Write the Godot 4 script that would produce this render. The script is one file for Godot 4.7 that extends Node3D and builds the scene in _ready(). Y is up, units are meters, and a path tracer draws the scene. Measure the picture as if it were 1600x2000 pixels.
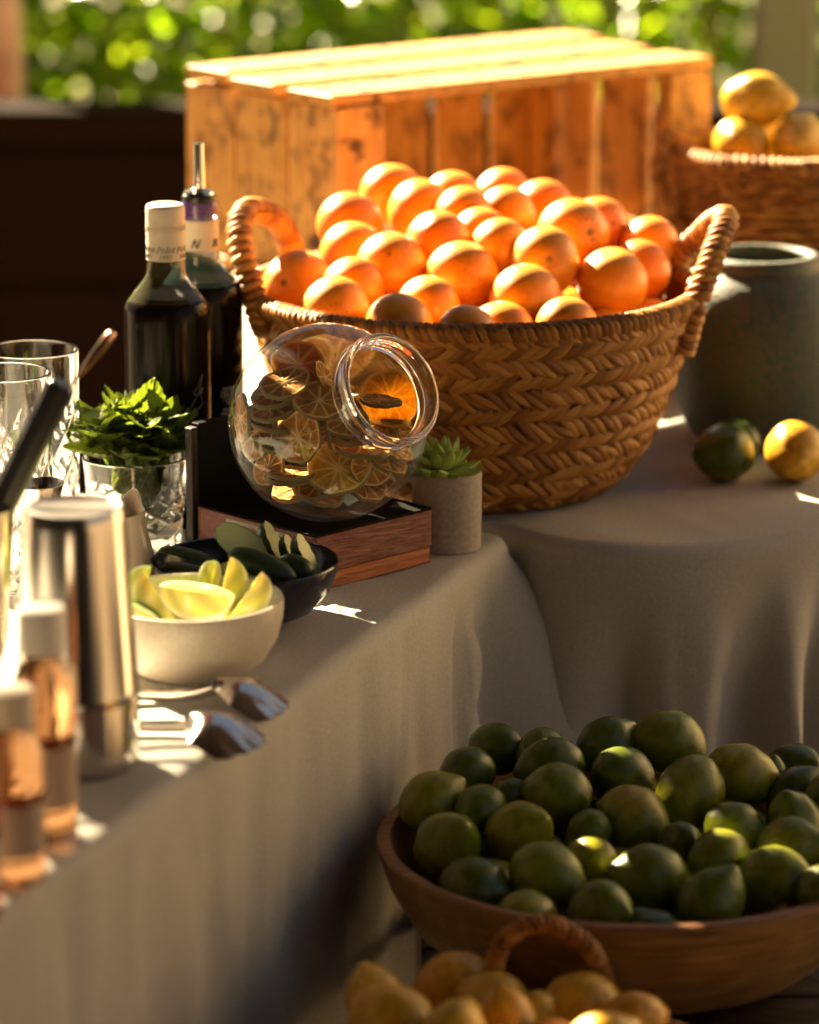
extends Node3D
# A sunlit drinks table: citrus in baskets and bowls, a globe jar of dried limes, bar tools, an old crate and a hedge behind.

const TABLE := 0.75                       # height of the two cloth-covered tables
var rng := RandomNumberGenerator.new()
var mats := {}
var used := {}


# a place on or above the tables: across, away from the camera, height above the table top
func on(x: float, away: float, high := 0.0) -> Vector3:
	return Vector3(x, TABLE + high, -away)


# ---------- names, labels, nodes ----------
func numbered(called: String) -> String:
	var k: int = used.get(called, 0)
	used[called] = k + 1
	return called if k == 0 else "%s_%03d" % [called, k]


func tag(o: Node3D, label: String, category: String, group := "") -> Node3D:
	o.set_meta("label", label)
	o.set_meta("category", category)
	if group != "":
		o.set_meta("group", group)
	return o


func thing(called: String, label: String, category: String, place := Vector3.ZERO, group := "") -> Node3D:
	var o := Node3D.new()
	o.name = numbered(called)
	add_child(o)
	o.position = place
	return tag(o, label, category, group)


func part(called: String, mesh: Mesh, m: Material, parent: Node3D, xf := Transform3D.IDENTITY) -> MeshInstance3D:
	var o := MeshInstance3D.new()
	o.mesh = mesh
	o.material_override = m
	o.transform = xf
	if parent == self:
		o.name = numbered(called)
		add_child(o)
	else:
		o.name = called
		parent.add_child(o, true)
	return o


func structure(called: String, mesh: Mesh, m: Material, xf := Transform3D.IDENTITY) -> MeshInstance3D:
	var o := part(called, mesh, m, self, xf)
	o.set_meta("kind", "structure")
	return o


func copies(called: String, mesh: Mesh, m: Material, where: Array, parent: Node3D) -> MultiMeshInstance3D:
	var mm := MultiMesh.new()
	mm.transform_format = MultiMesh.TRANSFORM_3D
	mm.mesh = mesh
	mm.instance_count = where.size()
	for i in where.size():
		mm.set_instance_transform(i, where[i])
	var o := MultiMeshInstance3D.new()
	o.multimesh = mm
	o.material_override = m
	o.name = called
	o.set_meta("kind", "stuff")
	parent.add_child(o, true)
	return o


# ---------- geometry ----------
class Shape:
	var v := PackedVector3Array()
	var n := PackedVector3Array()
	var t := PackedVector2Array()
	var c := PackedColorArray()
	var i := PackedInt32Array()
	var tint := Color.WHITE

	# rows of points; each row runs round (columns), rows run upwards: then the outside is the front
	func rows(grid: Array, round := true, cols := [], scale := Vector2.ONE) -> Shape:
		var h := grid.size()
		var w: int = grid[0].size()
		var base := v.size()
		var nn := PackedVector3Array()
		nn.resize(h * w)
		for a in h - 1:
			var r0: PackedVector3Array = grid[a]
			var r1: PackedVector3Array = grid[a + 1]
			for b in w - 1:
				var f := (r1[b] - r0[b + 1]).cross(r0[b] - r1[b + 1]) * -1.0
				f = (r1[b + 1] - r0[b]).cross(r0[b + 1] - r1[b])
				nn[a * w + b] += f
				nn[a * w + b + 1] += f
				nn[(a + 1) * w + b] += f
				nn[(a + 1) * w + b + 1] += f
		for a in h:
			if round:
				var s := nn[a * w] + nn[a * w + w - 1]
				nn[a * w] = s
				nn[a * w + w - 1] = s
			var row: PackedVector3Array = grid[a]
			if row[0].distance_squared_to(row[w / 2]) < 1e-12 and row[0].distance_squared_to(row[w / 4]) < 1e-12:
				var s := Vector3.ZERO
				for b in w:
					s += nn[a * w + b]
				for b in w:
					nn[a * w + b] = s
			for b in w:
				v.append(row[b])
				n.append(nn[a * w + b].normalized())
				t.append(Vector2(float(b) / (w - 1) * scale.x, float(a) / (h - 1) * scale.y))
				c.append(tint if cols.is_empty() else cols[a][b])
		for a in h - 1:
			for b in w - 1:
				var p := base + a * w + b
				i.append_array([p, p + 1, p + w + 1, p, p + w + 1, p + w])
		return self

	# a flat face that looks away from «inside»
	func face(p: Array, inside: Vector3) -> Shape:
		var mid := Vector3.ZERO
		for q in p:
			mid += q
		mid /= p.size()
		var f: Vector3 = (p[2] - p[0]).cross(p[1] - p[0]).normalized()
		var q := p.duplicate()
		if f.dot(mid - inside) < 0.0:
			q.reverse()
			f = -f
		var base := v.size()
		var ax: Vector3 = (q[1] - q[0]).normalized()
		var ay := f.cross(ax)
		for k in q.size():
			v.append(q[k])
			n.append(f)
			t.append(Vector2((q[k] - q[0]).dot(ax), (q[k] - q[0]).dot(ay)))
			c.append(tint)
		for k in range(1, q.size() - 1):
			i.append_array([base, base + k, base + k + 1])
		return self

	func lathe(profile: Array, seg := 48, sharp := 0.75) -> Shape:
		var run := [profile[0]]
		for k in range(1, profile.size()):
			run.append(profile[k])
			var last := k == profile.size() - 1
			if not last:
				var d0: Vector2 = (profile[k] - profile[k - 1]).normalized()
				var d1: Vector2 = (profile[k + 1] - profile[k]).normalized()
				last = d0.dot(d1) < sharp
			if last:
				var g := []
				for p in run:
					var r := PackedVector3Array()
					for b in seg + 1:
						var th := TAU * (b % seg) / seg
						r.append(Vector3(p.x * cos(th), p.y, p.x * sin(th)))
					g.append(r)
				rows(g)
				run = [profile[k]]
		return self

	func tube(path: Array, radius, seg := 10, caps := true, flat := 1.0, side := Vector3.ZERO) -> Shape:
		var g := []
		var nrm := Vector3.ZERO
		for k in path.size():
			var dir: Vector3 = (path[mini(k + 1, path.size() - 1)] - path[maxi(k - 1, 0)]).normalized()
			if side != Vector3.ZERO:
				nrm = (side - dir * side.dot(dir)).normalized()
			elif k == 0:
				nrm = dir.cross(Vector3.UP if absf(dir.y) < 0.9 else Vector3.RIGHT).normalized()
			else:
				nrm = (nrm - dir * nrm.dot(dir)).normalized()
			var bi := nrm.cross(dir)
			var rad: float = radius[k] if radius is Array or radius is PackedFloat32Array else radius
			var r := PackedVector3Array()
			for b in seg + 1:
				var th := TAU * (b % seg) / seg
				r.append(path[k] + (nrm * cos(th) + bi * sin(th) * flat) * rad)
			g.append(r)
		if caps:
			for e in [0, 1]:
				var r := PackedVector3Array()
				for b in seg + 1:
					r.append(path[0] if e == 0 else path[-1])
				if e == 0:
					g.push_front(r)
				else:
					g.append(r)
		return rows(g)

	# a box with chamfered edges, through a transform
	func box(size: Vector3, b := 0.002, xf := Transform3D.IDENTITY) -> Shape:
		var e := size * 0.5
		var mid := xf * Vector3.ZERO
		var at := func(sx: float, sy: float, sz: float, ax: int) -> Vector3:
			var p := Vector3(sx * (e.x - (0.0 if ax == 0 else b)), sy * (e.y - (0.0 if ax == 1 else b)), sz * (e.z - (0.0 if ax == 2 else b)))
			return xf * p
		var s := [-1.0, 1.0]
		for k in s:
			face([at.call(k, -1, -1, 0), at.call(k, 1, -1, 0), at.call(k, 1, 1, 0), at.call(k, -1, 1, 0)], mid)
			face([at.call(-1, k, -1, 1), at.call(1, k, -1, 1), at.call(1, k, 1, 1), at.call(-1, k, 1, 1)], mid)
			face([at.call(-1, -1, k, 2), at.call(1, -1, k, 2), at.call(1, 1, k, 2), at.call(-1, 1, k, 2)], mid)
			for q in s:
				face([at.call(k, q, -1, 0), at.call(k, q, 1, 0), at.call(k, q, 1, 1), at.call(k, q, -1, 1)], mid)
				face([at.call(k, -1, q, 0), at.call(k, 1, q, 0), at.call(k, 1, q, 2), at.call(k, -1, q, 2)], mid)
				face([at.call(-1, k, q, 1), at.call(1, k, q, 1), at.call(1, k, q, 2), at.call(-1, k, q, 2)], mid)
				for z in s:
					face([at.call(k, q, z, 0), at.call(k, q, z, 1), at.call(k, q, z, 2)], mid)
		return self

	func add(m: Mesh, xf: Transform3D) -> Shape:
		for k in m.get_surface_count():
			var a := m.surface_get_arrays(k)
			var base := v.size()
			var pv: PackedVector3Array = a[Mesh.ARRAY_VERTEX]
			var pn: PackedVector3Array = a[Mesh.ARRAY_NORMAL]
			for q in pv.size():
				v.append(xf * pv[q])
				n.append((xf.basis * pn[q]).normalized())
				t.append(a[Mesh.ARRAY_TEX_UV][q] if a[Mesh.ARRAY_TEX_UV] != null else Vector2.ZERO)
				c.append(a[Mesh.ARRAY_COLOR][q] if a[Mesh.ARRAY_COLOR] != null else tint)
			for q in a[Mesh.ARRAY_INDEX]:
				i.append(base + q)
		return self

	func mesh() -> ArrayMesh:
		var a := []
		a.resize(Mesh.ARRAY_MAX)
		a[Mesh.ARRAY_VERTEX] = v
		a[Mesh.ARRAY_NORMAL] = n
		a[Mesh.ARRAY_TEX_UV] = t
		a[Mesh.ARRAY_COLOR] = c
		a[Mesh.ARRAY_INDEX] = i
		var m := ArrayMesh.new()
		m.add_surface_from_arrays(Mesh.PRIMITIVE_TRIANGLES, a)
		return m


func ball(fn: Callable, nu: int, nv: int, cols = null) -> ArrayMesh:
	var g := []
	var cc := []
	for a in nv + 1:
		var ph := PI * a / nv - PI / 2
		var r := PackedVector3Array()
		var cr := PackedColorArray()
		for b in nu + 1:
			var th := TAU * (b % nu) / nu
			var d := Vector3(cos(ph) * cos(th), sin(ph), cos(ph) * sin(th))
			r.append(fn.call(d))
			if cols != null:
				cr.append(cols.call(d))
		g.append(r)
		cc.append(cr)
	return Shape.new().rows(g, true, cc if cols != null else []).mesh()


func curve(p: Array, steps := 8) -> Array:
	var out := []
	for k in p.size() - 1:
		for s in steps:
			var f := float(s) / steps
			out.append((p[k] as Vector3).cubic_interpolate(p[k + 1], p[maxi(k - 1, 0)], p[mini(k + 2, p.size() - 1)], f))
	out.append(p[-1])
	return out


# flat lettering bent round an upright cylinder; «turn» is the angle that faces along +z
func wrapped(mesh: Mesh, radius: float, turn: float, high: float, slant := 0.0) -> ArrayMesh:
	var s := Shape.new()
	var a := mesh.surface_get_arrays(0)
	for q in a[Mesh.ARRAY_VERTEX].size():
		var p: Vector3 = a[Mesh.ARRAY_VERTEX][q]
		var ang: float = turn + (p.x + p.y * slant) / radius
		s.v.append(Vector3(sin(ang), 0, cos(ang)) * (radius + p.z) + Vector3(0, high + p.y, 0))
		s.n.append(Basis(Vector3.UP, ang) * (a[Mesh.ARRAY_NORMAL][q] as Vector3))
		s.t.append(Vector2.ZERO)
		s.c.append(Color.WHITE)
	s.i = a[Mesh.ARRAY_INDEX]
	return s.mesh()


func letters(text: String, tall: float, font_name := "Droid Serif", bold := false) -> TextMesh:
	var f := SystemFont.new()
	f.font_names = PackedStringArray([font_name])
	f.font_weight = 700 if bold else 400
	var m := TextMesh.new()
	m.font = f
	m.text = text
	m.font_size = 32
	m.pixel_size = tall / 23.0
	m.depth = 0.0002
	m.curve_step = 1.5
	return m


# ---------- materials ----------
func lin(r: float, g: float, b: float, a := 1.0) -> Color:
	var c := Color(r, g, b).linear_to_srgb()
	c.a = a
	return c


func noise_tex(seed_: int, freq: float, low: Color, high: Color, octaves := 4, size := 512, kind := FastNoiseLite.TYPE_SIMPLEX_SMOOTH) -> NoiseTexture2D:
	var n := FastNoiseLite.new()
	n.seed = seed_
	n.noise_type = kind
	n.frequency = freq
	n.fractal_octaves = octaves
	var t := NoiseTexture2D.new()
	t.width = size
	t.height = size
	t.seamless = true
	t.noise = n
	var g := Gradient.new()
	g.set_color(0, low)
	g.set_color(1, high)
	t.color_ramp = g
	return t


func bump_tex(seed_: int, freq: float, octaves := 3, kind := FastNoiseLite.TYPE_SIMPLEX_SMOOTH, strength := 8.0) -> NoiseTexture2D:
	var t := noise_tex(seed_, freq, Color.BLACK, Color.WHITE, octaves, 512, kind)
	t.color_ramp = null
	t.as_normal_map = true
	t.bump_strength = strength
	return t


func mat(key: String, col: Color, rough := 0.6, metal := 0.0) -> StandardMaterial3D:
	if mats.has(key):
		return mats[key]
	var m := StandardMaterial3D.new()
	m.resource_name = key
	m.albedo_color = col
	m.roughness = rough
	m.metallic = metal
	mats[key] = m
	return m


func grain(m: StandardMaterial3D, tex: Texture2D, scale: Vector3, normal: Texture2D = null, depth := 0.5) -> StandardMaterial3D:
	m.albedo_texture = tex
	m.uv1_triplanar = true
	m.uv1_scale = scale
	if normal:
		m.normal_enabled = true
		m.normal_texture = normal
		m.normal_scale = depth
	return m


func pane(key: String, col: Color, alpha: float, rough := 0.0) -> StandardMaterial3D:
	var m := mat(key, Color(col, alpha), rough)
	m.transparency = BaseMaterial3D.TRANSPARENCY_ALPHA
	return m


func solid_glass(key: String, col := Color.WHITE) -> StandardMaterial3D:
	var m := mat(key, Color(col, 0.0), 0.0)
	m.transparency = BaseMaterial3D.TRANSPARENCY_ALPHA
	m.refraction_enabled = true
	m.refraction_scale = 0.05
	return m


func turned(axis_y: Vector3, spin := 0.0) -> Basis:
	var y := axis_y.normalized()
	var x := y.cross(Vector3.FORWARD if absf(y.z) < 0.9 else Vector3.RIGHT).normalized()
	return Basis(x, y, x.cross(y)) * Basis(Vector3.UP, spin)


func any_turn() -> Basis:
	return Basis.from_euler(Vector3(rng.randf() * TAU, rng.randf() * TAU, rng.randf() * TAU))


func _ready() -> void:
	rng.seed = 7
	camera_sky_sun()
	make_materials()
	surroundings()
	tables()
	crate_and_baskets()
	oranges_and_lemons()
	vase_and_fruit()
	lime_bowl()
	lemon_basket_below()
	riser_and_jar()
	succulent()
	bottles()
	mint()
	glasses_and_tools()
	bowls_of_cuts()
	tongs()
	small_bottles()


func camera_sky_sun() -> void:
	var cam := Camera3D.new()
	cam.name = "camera"
	cam.position = Vector3(0, TABLE + 0.79, 0)
	cam.rotation_degrees = Vector3(-14.3, 0, 0)
	var lens := CameraAttributesPhysical.new()
	lens.frustum_focal_length = 84.0
	lens.frustum_near = 0.05
	lens.frustum_far = 200.0
	lens.frustum_focus_distance = 2.92
	lens.exposure_aperture = 2.3
	cam.attributes = lens
	add_child(cam)
	cam.current = true
	var sky_look := ProceduralSkyMaterial.new()
	sky_look.sky_top_color = Color(0.50, 0.57, 0.66)
	sky_look.sky_horizon_color = Color(0.95, 0.86, 0.70)
	sky_look.sky_curve = 0.18
	sky_look.ground_horizon_color = Color(0.6, 0.5, 0.38)
	sky_look.ground_bottom_color = Color(0.25, 0.2, 0.15)
	sky_look.sun_angle_max = 4.0
	var e := Environment.new()
	e.background_mode = Environment.BG_SKY
	e.sky = Sky.new()
	e.sky.sky_material = sky_look
	e.background_energy_multiplier = 0.075
	e.tonemap_mode = Environment.TONE_MAPPER_LINEAR
	e.tonemap_exposure = 10.0
	e.sdfgi_enabled = true
	e.ssao_enabled = true
	e.ssil_enabled = true
	var w := WorldEnvironment.new()
	w.name = "environment"
	w.environment = e
	add_child(w)
	# low warm sun behind the tables, to the far side and the left: everything is lit from behind
	var sun := DirectionalLight3D.new()
	sun.name = "sun"
	sun.light_color = Color(1.0, 0.91, 0.74)
	sun.light_energy = 1.6
	sun.light_angular_distance = 0.5
	sun.shadow_enabled = true
	add_child(sun)
	sun.look_at_from_position(Vector3(-4.98, 5.30, -6.86), Vector3.ZERO)


func make_materials() -> void:
	var fine := bump_tex(1, 0.05, 3)
	var linen := mat("linen", lin(0.56, 0.53, 0.48), 0.92)
	linen.uv1_world_triplanar = true
	grain(linen, noise_tex(2, 0.03, Color(0.86, 0.86, 0.85), Color.WHITE, 5), Vector3(14, 14, 14), bump_tex(3, 0.22, 2, FastNoiseLite.TYPE_SIMPLEX_SMOOTH, 5.0), 0.5)
	linen.rim_enabled = true
	linen.rim = 0.25
	# wood whose grain runs along x, y or z of its thing
	var looks := {
		"crate_wood": [Color(0.66, 0.44, 0.18), Color(0.90, 0.70, 0.38), 0.62],
		"bowl_wood": [Color(0.44, 0.27, 0.13), Color(0.70, 0.48, 0.27), 0.5],
		"red_wood": [Color(0.36, 0.13, 0.07), Color(0.52, 0.22, 0.12), 0.45],
		"light_wood": [Color(0.58, 0.30, 0.13), Color(0.78, 0.46, 0.22), 0.5],
		"dark_wood": [Color(0.10, 0.055, 0.035), Color(0.19, 0.10, 0.06), 0.55],
	}
	var stains := noise_tex(14, 0.011, Color(0.30, 0.24, 0.20), Color.WHITE, 4)
	stains.color_ramp.offsets = PackedFloat32Array([0.18, 0.42])
	var wood_bump := bump_tex(5, 0.02, 5)
	for k in looks:
		var t := noise_tex(11 + k.length(), 0.012, looks[k][0], looks[k][1], 5)
		for ax in 3:
			var s := Vector3(28, 28, 28)
			s[ax] = 1.6
			var m := grain(mat(k + ["_x", "_y", "_z"][ax], Color.WHITE, looks[k][2]), t, s, wood_bump, 0.5)
			if k == "crate_wood":      # handling marks and old stains on the crate
				m.detail_enabled = true
				m.detail_blend_mode = BaseMaterial3D.BLEND_MODE_MUL
				m.detail_albedo = stains
				m.detail_uv_layer = BaseMaterial3D.DETAIL_UV_2
				m.uv2_triplanar = true
				m.uv2_scale = Vector3(5, 3, 5)
	for k in 3:
		var m := mat("straw_%d" % k, [lin(0.47, 0.195, 0.032), lin(0.31, 0.115, 0.017), lin(0.56, 0.26, 0.052)][k], 0.55)
		m.backlight_enabled = true
		m.backlight = Color(0.25, 0.18, 0.08)
	mat("straw_dark", lin(0.31, 0.115, 0.017), 0.7)
	var peel := mat("orange_peel", Color.WHITE, 0.42)
	grain(peel, noise_tex(21, 0.008, lin(0.80, 0.28, 0.012), lin(0.90, 0.36, 0.022), 3), Vector3(7, 7, 7), bump_tex(22, 0.045, 2, FastNoiseLite.TYPE_CELLULAR, 6.0), 0.75)
	peel.roughness = 0.36
	peel.clearcoat_enabled = true
	peel.clearcoat = 0.4
	peel.clearcoat_roughness = 0.35
	peel.uv1_scale = Vector3(1.7, 1.7, 1.7)
	var scuffed: StandardMaterial3D = peel.duplicate()
	scuffed.resource_name = "orange_peel_scuffed"
	var scuffs := noise_tex(27, 0.010, Color(0.62, 0.56, 0.50), Color.WHITE, 5)
	scuffs.color_ramp.offsets = PackedFloat32Array([0.12, 0.26])
	scuffed.detail_enabled = true
	scuffed.detail_blend_mode = BaseMaterial3D.BLEND_MODE_MUL
	scuffed.detail_albedo = scuffs
	scuffed.detail_uv_layer = BaseMaterial3D.DETAIL_UV_2
	scuffed.uv2_triplanar = true
	scuffed.uv2_scale = Vector3(0.8, 0.8, 0.8)
	mats["orange_peel_scuffed"] = scuffed
	for k in 2:
		var other: StandardMaterial3D = peel.duplicate()
		other.resource_name = "orange_peel_%d" % k
		other.albedo_color = [Color(1.0, 0.90, 0.80), Color(0.97, 1.0, 1.0)][k]
		other.uv1_offset = Vector3(0.3 + k, 0.2, 0.6)
		mats["orange_peel_%d" % k] = other
	for k in ["lime_peel", "lemon_peel"]:
		var m := mat(k, Color.WHITE, 0.26)
		m.vertex_color_use_as_albedo = true
		m.metallic_specular = 0.5
		grain(m, noise_tex(23, 0.02, Color(0.8, 0.8, 0.75), Color.WHITE, 4), Vector3(1.5, 1.5, 1.5), bump_tex(24, 0.045, 2, FastNoiseLite.TYPE_CELLULAR, 6.0), 1.1)
		m.subsurf_scatter_enabled = true
		m.subsurf_scatter_strength = 0.08
	grain(mat("wall_stain", Color.WHITE, 0.7), noise_tex(36, 0.012, lin(0.006, 0.0028, 0.0018), lin(0.013, 0.006, 0.0035), 5), Vector3(1.6, 22, 22), wood_bump, 0.5)
	mats.wall_stain.metallic_specular = 0.15
	mats.wall_stain.roughness = 0.9
	mat("stem", lin(0.30, 0.20, 0.06), 0.8)
	mat("stem_green", lin(0.12, 0.14, 0.03), 0.7)
	mat("rust", lin(0.09, 0.05, 0.03), 0.6)
	mat("steel", lin(0.72, 0.66, 0.60), 0.16, 1.0)
	mat("brushed_steel", lin(0.74, 0.70, 0.66), 0.36, 1.0)
	mat("copper", lin(0.78, 0.46, 0.30), 0.22, 1.0)
	mat("black_plastic", lin(0.012, 0.011, 0.011), 0.32)
	mat("black_paint", lin(0.010, 0.010, 0.009), 0.5)
	mats.black_paint.metallic_specular = 0.12
	pane("clear_glass", Color(0.9, 0.95, 0.92), 0.03)
	solid_glass("crystal")
	fine = null


func plank_wall(root: Node3D, m: Material, size: Vector3, count: int, gap: float) -> void:
	for k in count:
		var h := size.y / count
		part("plank", Shape.new().box(Vector3(size.x, h - gap, size.z), 0.004, Transform3D(Basis(), Vector3(0, h * (k + 0.5), 0))).mesh(), m, root)


func surroundings() -> void:
	# the ground is one sheet out to the horizon
	var g := Shape.new()
	g.face([Vector3(-60, 0, -60), Vector3(60, 0, -60), Vector3(60, 0, 60), Vector3(-60, 0, 60)], Vector3(0, -5, 0))
	var earth := mat("earth", Color.WHITE, 0.9)
	earth.uv1_world_triplanar = true
	grain(earth, noise_tex(31, 0.02, lin(0.10, 0.070, 0.038), lin(0.19, 0.135, 0.078), 5), Vector3(0.6, 0.6, 0.6), bump_tex(32, 0.05), 0.6)
	structure("ground", g.mesh(), earth)
	# added dark timber floor that cuts light bounced up from the ground
	for k in 40:
		var board := Shape.new().box(Vector3(4.9, 0.012, 0.142), 0.002, Transform3D(Basis(), Vector3(-0.95, 0.010, 2.3 - 0.146 * k))).mesh()
		if k == 0:
			structure("added_terrace", board, mats.dark_wood_x)
		else:
			part("board", board, mats.dark_wood_x, get_node("added_terrace"))
	# added wall, out of view, bounces sunlight onto the tables from the open side
	var bounce_plaster := mat("bounce_plaster", Color.WHITE, 0.9)
	grain(bounce_plaster, noise_tex(37, 0.02, lin(0.58, 0.45, 0.29), lin(0.70, 0.56, 0.38), 4), Vector3(0.9, 0.9, 0.9))
	var bright := thing("added_bounce_wall", "added pale plastered wall, out of view, that bounces sunlight onto the tables", "wall", Vector3(2.5, 0, -4.5))
	part("wall", Shape.new().box(Vector3(0.22, 2.3, 2.5), 0.01, Transform3D(Basis(), Vector3(0, 1.15, 0))).mesh(), bounce_plaster, bright)
	part("coping", Shape.new().box(Vector3(0.30, 0.06, 2.54), 0.01, Transform3D(Basis(), Vector3(0, 2.331, 0))).mesh(), mats.bounce_plaster, bright)

	var wall := thing("low_wall", "dark brown boarded low wall standing beyond the bottles", "wall", Vector3(-1.1, 0, -5.0))
	plank_wall(wall, mats.wall_stain, Vector3(3.6, 0.80, 0.06), 4, 0.006)
	part("coping", Shape.new().box(Vector3(3.64, 0.05, 0.12), 0.006, Transform3D(Basis(), Vector3(0, 0.827, 0))).mesh(), mats.wall_stain, wall)

	# hedge behind the wall: many leaves on twigs
	var hedge := thing("hedge", "sunlit leafy green hedge growing behind the wall and crate", "hedge", Vector3(0.1, 0, -6.1))
	var leaf := Shape.new()
	var rows := []
	for a in 6:
		var f := a / 5.0
		var w := 0.024 * sin(PI * pow(f, 0.75)) + 0.0005
		var r := PackedVector3Array()
		for b in 4:
			var q := b / 3.0 * 2.0 - 1.0
			r.append(Vector3(q * w, absf(q) * w * 0.35 - 0.010 * f * f, f * 0.062))
		rows.append(r)
	leaf.rows(rows, false)
	var kinds := []
	for k in 3:
		var m := mat("hedge_leaf_%d" % k, [lin(0.040, 0.060, 0.006), lin(0.080, 0.095, 0.008), lin(0.018, 0.032, 0.008)][k], 0.28)
		m.backlight_enabled = true
		m.backlight = [Color(0.6, 0.75, 0.1), Color(0.75, 0.85, 0.12), Color(0.45, 0.55, 0.1)][k]
		var where := []
		for j in 9000:
			var x := rng.randf_range(-2.3, 2.5)
			var top := 1.35 + 0.12 * sin(x * 2.3) + 0.08 * sin(x * 7.1)
			var clump := sin(x * 9.0 + k) * 0.08
			var p := Vector3(x, rng.randf_range(0.15, top), rng.randf_range(-1.3, 0.25) + clump)
			var s := rng.randf_range(0.7, 1.35)
			where.append(Transform3D(Basis.from_euler(Vector3(rng.randf_range(-0.4, 1.2), rng.randf() * TAU, rng.randf_range(-0.5, 0.5))).scaled(Vector3(s, s, s)), p))
		copies("foliage", leaf.mesh(), m, where, hedge)
	for k in 16:
		var x := -2.2 + k * 0.3
		var path := curve([Vector3(x, 0, 0), Vector3(x + rng.randf_range(-0.06, 0.06), 0.5, rng.randf_range(-0.1, 0.05)), Vector3(x + rng.randf_range(-0.2, 0.2), 1.25, -0.1)], 5)
		var rr := []
		for q in path.size():
			rr.append(0.014 * (1.0 - 0.7 * q / path.size()))
		part("branch", Shape.new().tube(path, rr, 6).mesh(), mats.stem, hedge)

	# added timber roof, out of view, shuts off overhead sky light from the tables
	var roof := thing("added_canopy", "added dark timber roof, out of view, that blocks sky light above the tables", "roof", Vector3(0, 2.62, 0))
	for k in 22:
		part("roof_board", Shape.new().box(Vector3(5.0, 0.03, 0.27), 0.003, Transform3D(Basis(), Vector3(-1.0, 0.07, -3.40 + 0.275 * k))).mesh(), mats.dark_wood_x, roof)
	for k in 6:
		part("rafter", Shape.new().box(Vector3(0.09, 0.11, 6.1), 0.004, Transform3D(Basis(), Vector3(-3.2 + 0.9 * k, 0, -0.5))).mesh(), mats.dark_wood_z, roof)
	for x in [-3.1, 1.45]:
		part("post", Shape.new().box(Vector3(0.11, 2.56, 0.11), 0.004, Transform3D(Basis(), Vector3(x, -1.338, -3.4))).mesh(), mats.dark_wood_y, roof)
	# added blinds, out of view, cut the sun; the widest lets some through
	for q in [["added closed blind, out of view, let down furthest to block the sun", -0.285, 0.36, 1.330, 0.0205, 0.021], ["added short narrow blind, out of view, blocking sun between two longer ones", -0.545, 0.145, 1.440, 0.0205, 0.021], ["added narrow blind, out of view, blocking sun beside the open slatted one", -0.715, 0.18, 1.370, 0.0205, 0.021], ["added wide slatted blind, out of view, that lets part of the sun through", -1.42, 1.20, 1.620, 0.0162, 0.0245]]:
		var blind := thing("added_blind", q[0], "blind", Vector3(q[1], q[3], -3.56))
		for k in int((2.62 - q[3]) / q[5]):
			part("reed", Shape.new().box(Vector3(q[2], q[4], 0.003), 0.0006, Transform3D(Basis(), Vector3(0, 0.01 + q[5] * k, 0))).mesh(), mats.light_wood_x, blind)
		for x in [-0.4, 0.4]:
			part("cord", Shape.new().box(Vector3(0.004, 2.64 - q[3], 0.004), 0.0005, Transform3D(Basis(), Vector3(x * q[2], (2.64 - q[3]) / 2, 0.006))).mesh(), mats.light_wood_y, blind)
	var side := thing("added_side_wall", "added dark boarded wall, out of view, that blocks light from the bar side", "wall", Vector3(-3.3, 0, 0))  # added wall, out of view, shuts off skylight from this side
	for k in 19:
		part("board", Shape.new().box(Vector3(0.04, 2.55, 0.295), 0.004, Transform3D(Basis(), Vector3(0, 1.275, -3.05 + 0.3 * k))).mesh(), mats.dark_wood_y, side)
	var house := thing("added_back_wall", "added dark boarded wall, unseen behind the viewer, that darkens reflections", "wall", Vector3(-1.4, 0, 2.4))  # added wall behind the camera, for dark reflections and less frontal fill
	for k in 22:
		part("board", Shape.new().box(Vector3(0.295, 2.55, 0.04), 0.004, Transform3D(Basis(), Vector3(-1.85 + 0.3 * k, 1.275, 0))).mesh(), mats.dark_wood_y, house)

	var pale := mat("pale_render", lin(0.62, 0.47, 0.32), 0.85)
	grain(pale, noise_tex(33, 0.02, Color(0.8, 0.8, 0.8), Color.WHITE, 4), Vector3(3, 3, 3))
	var post := thing("post", "pale beige post rising behind the dark wall, at its near end", "post", Vector3(-0.625, 0, -5.3))
	part("shaft", Shape.new().box(Vector3(0.10, 1.9, 0.10), 0.01, Transform3D(Basis(), Vector3(0, 0.95, 0))).mesh(), pale, post)
	part("base", Shape.new().box(Vector3(0.15, 0.12, 0.15), 0.01, Transform3D(Basis(), Vector3(0, 0.06, 0))).mesh(), pale, post)
	var grey := mat("grey_render", lin(0.17, 0.21, 0.13), 0.9)
	var post2 := thing("post", "grey green post among the leaves beyond the lemon basket", "post", Vector3(0.60, 0, -5.75))
	part("shaft", Shape.new().box(Vector3(0.11, 1.9, 0.09), 0.01, Transform3D(Basis(), Vector3(0, 0.95, 0))).mesh(), grey, post2)
	part("base", Shape.new().box(Vector3(0.16, 0.12, 0.14), 0.01, Transform3D(Basis(), Vector3(0, 0.06, 0))).mesh(), grey, post2)


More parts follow.
